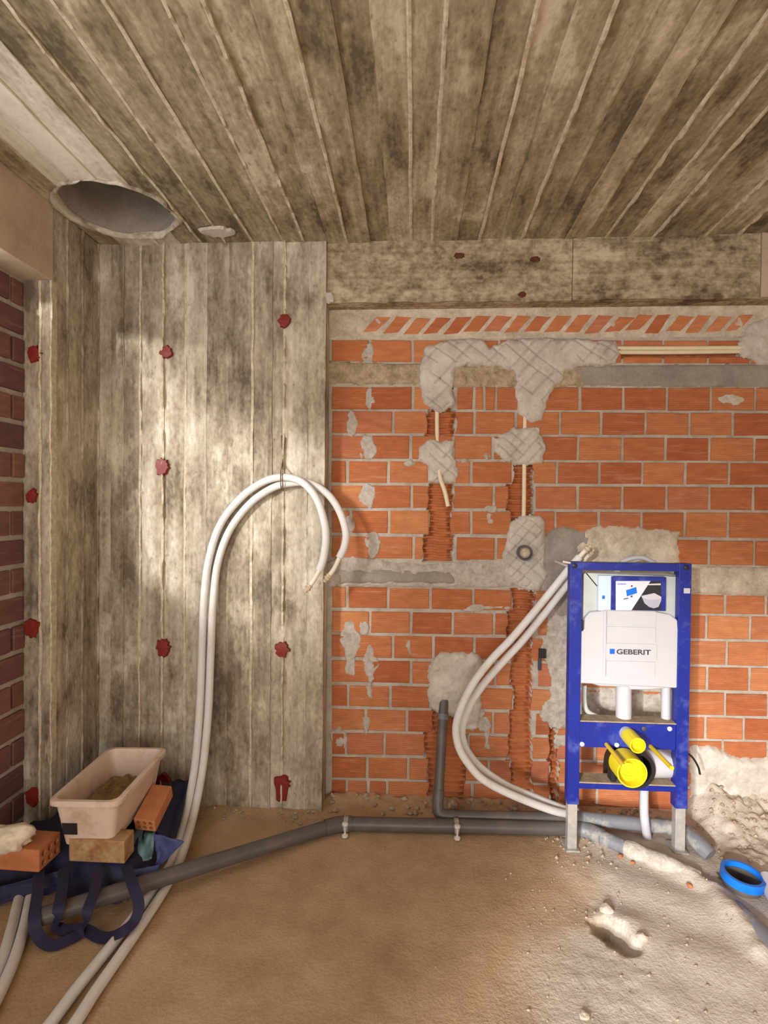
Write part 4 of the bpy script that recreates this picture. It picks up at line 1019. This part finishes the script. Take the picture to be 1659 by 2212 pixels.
def ribbon(name, pts, wid, mat, parent, flat_up=True, n=10, thick=0.003):
    P = catmull(pts, n); bm = bmesh.new(); L = []
    for i, p in enumerate(P):
        t = (P[min(i + 1, len(P) - 1)] - P[max(i - 1, 0)]).normalized()
        s_ = t.cross(Vector((0.15, -0.45, 1))).normalized() * wid * .5; nn = s_.cross(t).normalized() * thick
        L.append([bm.verts.new(p - s_), bm.verts.new(p + s_), bm.verts.new(p + s_ + nn), bm.verts.new(p - s_ + nn)])
    for a, b in zip(L[:-1], L[1:]):
        for k in range(4): bm.faces.new((a[k], a[(k + 1) % 4], b[(k + 1) % 4], b[k]))
    bm.faces.new(L[0][::-1]); bm.faces.new(L[-1])
    o = bm_obj(name, bm, mat, parent, True); sharp(o, 60); return o
ribbon('handle', [WZ(84, 1880, .115), WZ(82, 1925, .105), WZ(74, 1985, .08), WZ(84, 2024, .03), WZ(112, 2042, .012), WZ(150, 2030, .012), WZ(180, 2010, .02), WZ(188, 1970, .10), WZ(204, 1925, .11), WZ(212, 1880, .118)], .036, M['strap'], bag)
ribbon('handle', [WZ(138, 1875, .118), WZ(134, 1925, .11), WZ(126, 1965, .105), WZ(124, 2000, .04), WZ(140, 2010, .018), WZ(180, 2008, .016), WZ(222, 2026, .012), WZ(262, 2014, .05), WZ(290, 1990, .06), WZ(300, 1955, .09), WZ(288, 1915, .12), WZ(272, 1870, .12)], .036, M['strap'], bag)
# turned-out corner flap and rim fold of the bag
def cloth(name, pts, mat, parent, thick=0.003, bulge=0.02, n=10, seed=1):
    """four-corner sheet with folds"""
    a, b, c_, d = [Vector(p) for p in pts]; V = []; Fc = []
    nr = (b - a).cross(d - a).normalized()
    for i in range(n + 1):
        for j in range(n + 1):
            u_, v_ = i / n, j / n
            p = (a * (1 - u_) + b * u_) * (1 - v_) + (d * (1 - u_) + c_ * u_) * v_
            V.append(p + nr * (bulge * float(fbm(u_ * 4 + seed, v_ * 3, seed, 2)) + bulge * .6 * math.sin(u_ * math.pi) * math.sin(v_ * math.pi)))
    for i in range(n):
        for j in range(n): Fc.append((i * (n + 1) + j, (i + 1) * (n + 1) + j, (i + 1) * (n + 1) + j + 1, i * (n + 1) + j + 1))
    o = mesh_obj(name, V, Fc, mat, parent, smooth=True)
    so = o.modifiers.new('t', 'SOLIDIFY'); so.thickness = thick; return o
cloth('corner_flap', [WY(335, 1800, 2.02), WY(398, 1818, 2.0), WY(345, 1872, 1.98), WY(338, 1870, 1.99)], M['navy_light'], bag, bulge=.015, seed=3)
cloth('side_flap', [WY(352, 1690, 2.40), WY(412, 1682, 2.43), WY(380, 1806, 2.15), WY(332, 1800, 2.10)], M['navy'], bag, bulge=.03, seed=5)
cloth('rim_fold', [WY(278, 1880, 1.93), WY(345, 1868, 1.97), WY(340, 1885, 1.95), WY(285, 1893, 1.92)], M['navy_light'], bag, bulge=.01, seed=7)
cloth('rim_fold', [WY(-40, 1925, 1.86), WY(130, 1880, 1.90), WY(140, 1905, 1.885), WY(-40, 1968, 1.84)], M['navy'], bag, bulge=.012, seed=9)
cloth('side_flap', [WY(92, 1770, 2.24), WY(142, 1735, 2.28), WY(146, 1792, 2.2), WY(96, 1792, 2.2)], M['navy'], bag, bulge=.02, seed=11)
tb = cloth('plastic_bag', [WY(292, 1790, 2.10), WY(338, 1788, 2.12), WY(328, 1858, 2.0), WY(272, 1868, 1.985)], M['teal'], None, bulge=-.03, n=14, seed=13)
tag(tb, 'crumpled teal plastic bag beside the dusty brick', 'plastic bag')

# crate
ZR = 0.375
def rim(px, py): return WZ(px, py, ZR)
c0, c1, c2, c3 = rim(128, 1724), rim(268, 1734), rim(346, 1622), rim(222, 1611)
ctr = (c0 + c1 + c2 + c3) / 4
uu = Vector((math.cos(math.radians(2.5)), math.sin(math.radians(2.5)), 0)); vv_ = Vector((-uu.y, uu.x, 0))
wx_ = 0.246; wy_ = ((c3 - c0).length + (c2 - c1).length) / 2
crate = empty('plastic_crate', (ctr.x, ctr.y, 0.17)); tag(crate, 'dirty pinkish white plastic crate on the navy bag', 'crate')
def crate_pt(a, b, zz): return ctr + uu * a + vv_ * b + Vector((0, 0, zz - ZR))
def loop(hw, hl, r, zz):
    return [crate_pt(p[0], p[1], zz) for p in rrect(-hw, hw, -hl, hl, r, 5)]
ZBc = 0.190
prof = [(.030, ZBc, .022), (.004, ZR - .02, .03), (.0, ZR - .02, .032), (-.012, ZR - .018, .036), (-.012, ZR - .003, .036), (-.008, ZR, .034), (.006, ZR, .03), (.010, ZR - .008, .028), (.034, ZBc + .008, .02)]
bm = bmesh.new(); LP = [[bm.verts.new(p) for p in loop(wx_ / 2 - i_, wy_ / 2 - i_, r_, z_)] for (i_, z_, r_) in prof]
for a, b in zip(LP[:-1], LP[1:]):
    n = len(a)
    for k in range(n): bm.faces.new((a[k], a[(k + 1) % n], b[(k + 1) % n], b[k]))
bm.faces.new(LP[0][::-1]); bm.faces.new(LP[-1])
o = bm_obj('crate_shell', bm, M['crate'], crate, True); sharp(o, 35)
# dried dirt in the bottom
n1 = 26; V = []; Fc = []
for i in range(n1 + 1):
    for j in range(n1 + 1):
        a, b = (i / n1 - .5) * (wx_ - .075), (j / n1 - .5) * (wy_ - .075)
        hq = 0.072 + 0.03 * float(fbm(i * .35, j * .35, 3)) + 0.012 * (1 - j / n1)
        V.append(crate_pt(a, b, ZBc + .009 + max(hq, 0.001)))
for i in range(n1):
    for j in range(n1): Fc.append((i * (n1 + 1) + j, (i + 1) * (n1 + 1) + j, (i + 1) * (n1 + 1) + j + 1, i * (n1 + 1) + j + 1))
tag(mesh_obj('dried_dirt', V, Fc, M['crate_dirt'], crate, smooth=True), kind='stuff')
fa = -wy_ / 2
pl = bmesh.new()
for (a0_, a1_, z0_, z1_) in ((-.085, -.035, .235, .28),):
    vs = [pl.verts.new(crate_pt(a, fa + i_, z_)) for (a, z_, i_) in ((a0_, z0_, .018), (a1_, z0_, .018), (a1_ + .002, z1_, .0115), (a0_ - .004, z1_, .0115))]
    vs2 = [pl.verts.new(v.co + vv_ * .004) for v in vs]
    pl.faces.new(vs); pl.faces.new(vs2[::-1])
    for k in range(4): pl.faces.new((vs[k], vs2[k], vs2[(k + 1) % 4], vs[(k + 1) % 4]))
bm_obj('handle_slot', pl, M['dark_in'], crate)

# loose bricks
def loose_brick(label, corner, ex, ey, ez, size, mat, holes=None, bevel=.004, seed=0):
    """box with its own axes; holes bored in the -ey end (cols, rows, radius)"""
    ex, ey, ez = Vector(ex).normalized(), Vector(ey).normalized(), Vector(ez).normalized()
    root = empty('loose_brick', Vector(corner)); tag(root, label, 'brick')
    def T(p): return Vector(corner) + ex * p[0] + ey * p[1] + ez * p[2]
    W_, L_, H_ = size; bm = bmesh.new()
    add_box(bm, 0, W_, 0, L_, 0, H_, bevel)
    if holes:
        o = bm_obj('brick_body', bm, mat, root)
        cols, rws, hr = holes; cb2 = bmesh.new()
        for i in range(cols):
            for j in range(rws):
                cxh, czh = W_ * (i + .5) / cols * .86 + W_ * .07, H_ * (j + .5) / rws * .84 + H_ * .08
                tube(cb2, [(cxh, -.02, czh), (cxh, .05, czh)], hr, 12)
        co = bm_obj('tmp', cb2, mat)
        md = o.modifiers.new('b', 'BOOLEAN'); md.operation = 'DIFFERENCE'; md.object = co; md.solver = 'EXACT'
        dg = bpy.context.evaluated_depsgraph_get(); me = bpy.data.meshes.new_from_object(o.evaluated_get(dg)); o.modifiers.clear(); o.data = me
        bpy.data.objects.remove(co)
    else:
        bmesh.ops.subdivide_edges(bm, edges=bm.edges[:], cuts=2, use_grid_fill=True)
        for v in bm.verts: v.co += Vector([0.004 * float(fbm(v.co[(k + 1) % 3] * 30 + seed, v.co[k] * 30, 3 + k, 2)) for k in range(3)])
        o = bm_obj('brick_body', bm, mat, root)
    for v in o.data.vertices: v.co = T(v.co)
    return root
# solid dusty brick in front of the crate
p = WZ(148, 1862, .128); q = WZ(268, 1868, .128); e = (q - p).normalized()
loose_brick('dusty mortar-covered brick lying in front of the crate', p, e, Vector((-e.y, e.x, 0)), (0, 0, 1), ((q - p).length, .075, .088), M['brick_dusty'], seed=4)
# brick with six holes at the left edge
p = WZ(84, 1885, .122); q = WZ(132, 1840, .122)
e = (q - p); e.z = 0; e.normalize(); bx_ = Vector((-e.y, e.x, 0))
o = loose_brick('hollow brick with six round holes at the left edge', p, e, bx_, (0, 0, 1), (.115, .19, .082), M['brick_plain'], (3, 2, .0118))
# small hollow brick leaning beside the crate
p = WZ(292, 1792, .165); q = WZ(338, 1797, .165); e = (q - p); e.z = 0; e.normalize()
l_ = WZ(372, 1706, .235) - WZ(333, 1786, .19); l_.normalize()
loose_brick('clean orange hollow brick leaning beside the crate', p, e, l_, e.cross(l_), ((q - p).length * .98, .19, .052), M['brick_plain'], (3, 2, .0085))
# crumpled off-white rag at the far left
bm = bmesh.new(); bmesh.ops.create_icosphere(bm, subdivisions=4, radius=1.0)
rc = WZ(10, 1815, .235)
for v in bm.verts:
    n = 1 + 0.5 * float(fbm(v.co.x * 2.3 + 5, v.co.y * 2.3 + v.co.z * 2, 3, 3)); v.co = Vector((v.co.x * .085 * n + v.co.y * .03, v.co.y * .055 * n, v.co.z * .05 * n + v.co.x * .02)) + rc
rg = bm_obj('rag', bm, M['rag'], None, True); tag(rg, 'crumpled off-white rag on the hollow brick at the left edge', 'rag')

# ================================================================== STONES AND CRUMBS
rs = random.Random(5)
def stone(name, c, r, mat, label, seed):
    bm = bmesh.new(); bmesh.ops.create_icosphere(bm, subdivisions=2, radius=1.0)
    sx, sy, sz = rs.uniform(.8, 1.3), rs.uniform(.7, 1.1), rs.uniform(.5, .8)
    for v in bm.verts:
        n = 1 + 0.5 * float(fbm(v.co.x * 1.6 + seed, v.co.y * 1.6 + v.co.z, seed, 2)); v.co = Vector((v.co.x * sx, v.co.y * sy, v.co.z * sz)) * r * n + Vector(c)
    return tag(bm_obj(name, bm, mat), label, 'stone', None)
def on_floor(px, py, up=0.0):
    p = WZ(px, py, 0)
    for _ in range(4):
        h = float(floor_h(np.array(p.x), np.array(p.y))); p = WZ(px, py, h)
    p.z = h + up; return p
stone('mortar_lump', on_floor(1309, 1968, .004), .024, M['stone'], 'pale mortar lump behind the pit in the floor', 3)
stone('mortar_lump', on_floor(1388, 2026, .004), .016, M['stone'], 'small pale stone at the right rim of the pit', 5)
stone('mortar_lump', on_floor(978, 1745, .012), .03, M['stone'], 'tan stone at the foot of the grey riser pipe', 7)
stone('mortar_lump', on_floor(1262, 2196, .004), .014, M['stone'], 'pale pebble on the rough floor near the bottom edge', 9)
stone('brick_chip', on_floor(1340, 1851, .003), .011, M['brick_plain'], 'orange brick chip nearest the legs of the frame', 11)
stone('brick_chip', on_floor(1367, 1865, .003), .010, M['brick_plain'], 'orange brick chip beside the buried pipe ridge', 13)
stone('brick_chip', on_floor(1490, 1915, .003), .011, M['brick_plain'], 'orange brick chip in the middle of the screed', 15)
stone('mortar_lump', on_floor(1296, 1768, .02), .022, M['stone'], 'pale lump resting between the two pipes under the frame', 17)
# crumbs along the wall foot and the rubble slope
V = []; Fc = []
def crumb(c, r):
    b = len(V); pts = [(1, 0, 0), (-1, 0, 0), (0, 1, 0), (0, -1, 0), (0, 0, 1), (0, 0, -1)]
    for p in pts: V.append((c[0] + p[0] * r * rs.uniform(.6, 1.3), c[1] + p[1] * r * rs.uniform(.6, 1.3), c[2] + p[2] * r * rs.uniform(.5, .9)))
    for f in ((0, 2, 4), (2, 1, 4), (1, 3, 4), (3, 0, 4), (2, 0, 5), (1, 2, 5), (3, 1, 5), (0, 3, 5)): Fc.append(tuple(b + i for i in f))
def scatter(n, x0, x1, y0, y1, r0, r1, power=1.5):
    for _ in range(n):
        x_, y_ = rs.uniform(x0, x1), y0 + (y1 - y0) * (1 - rs.random() ** power); h = float(floor_h(np.array(x_), np.array(y_)))
        r = r0 + (r1 - r0) * rs.random() ** 3; crumb((x_, y_, h + r * .3), r)
scatter(260, -0.40, 1.2, 2.52, 2.63, .003, .018); scatter(120, -1.0, -0.44, 2.42, 2.505, .002, .012)
scatter(420, 1.28, 1.95, 2.12, 2.6, .003, .016); scatter(420, 0.35, 1.4, 1.3, 2.3, .0015, .007, 1.0); scatter(60, -0.9, 0.5, 1.4, 2.4, .001, .004, 1.0)
scatter(70, 0.6, 0.85, 2.2, 2.4, .003, .012)
tag(mesh_obj('rubble_crumbs', V, Fc, M['sand']), 'pale crumbs of mortar scattered along the wall foot and floor', 'rubble', kind='stuff')
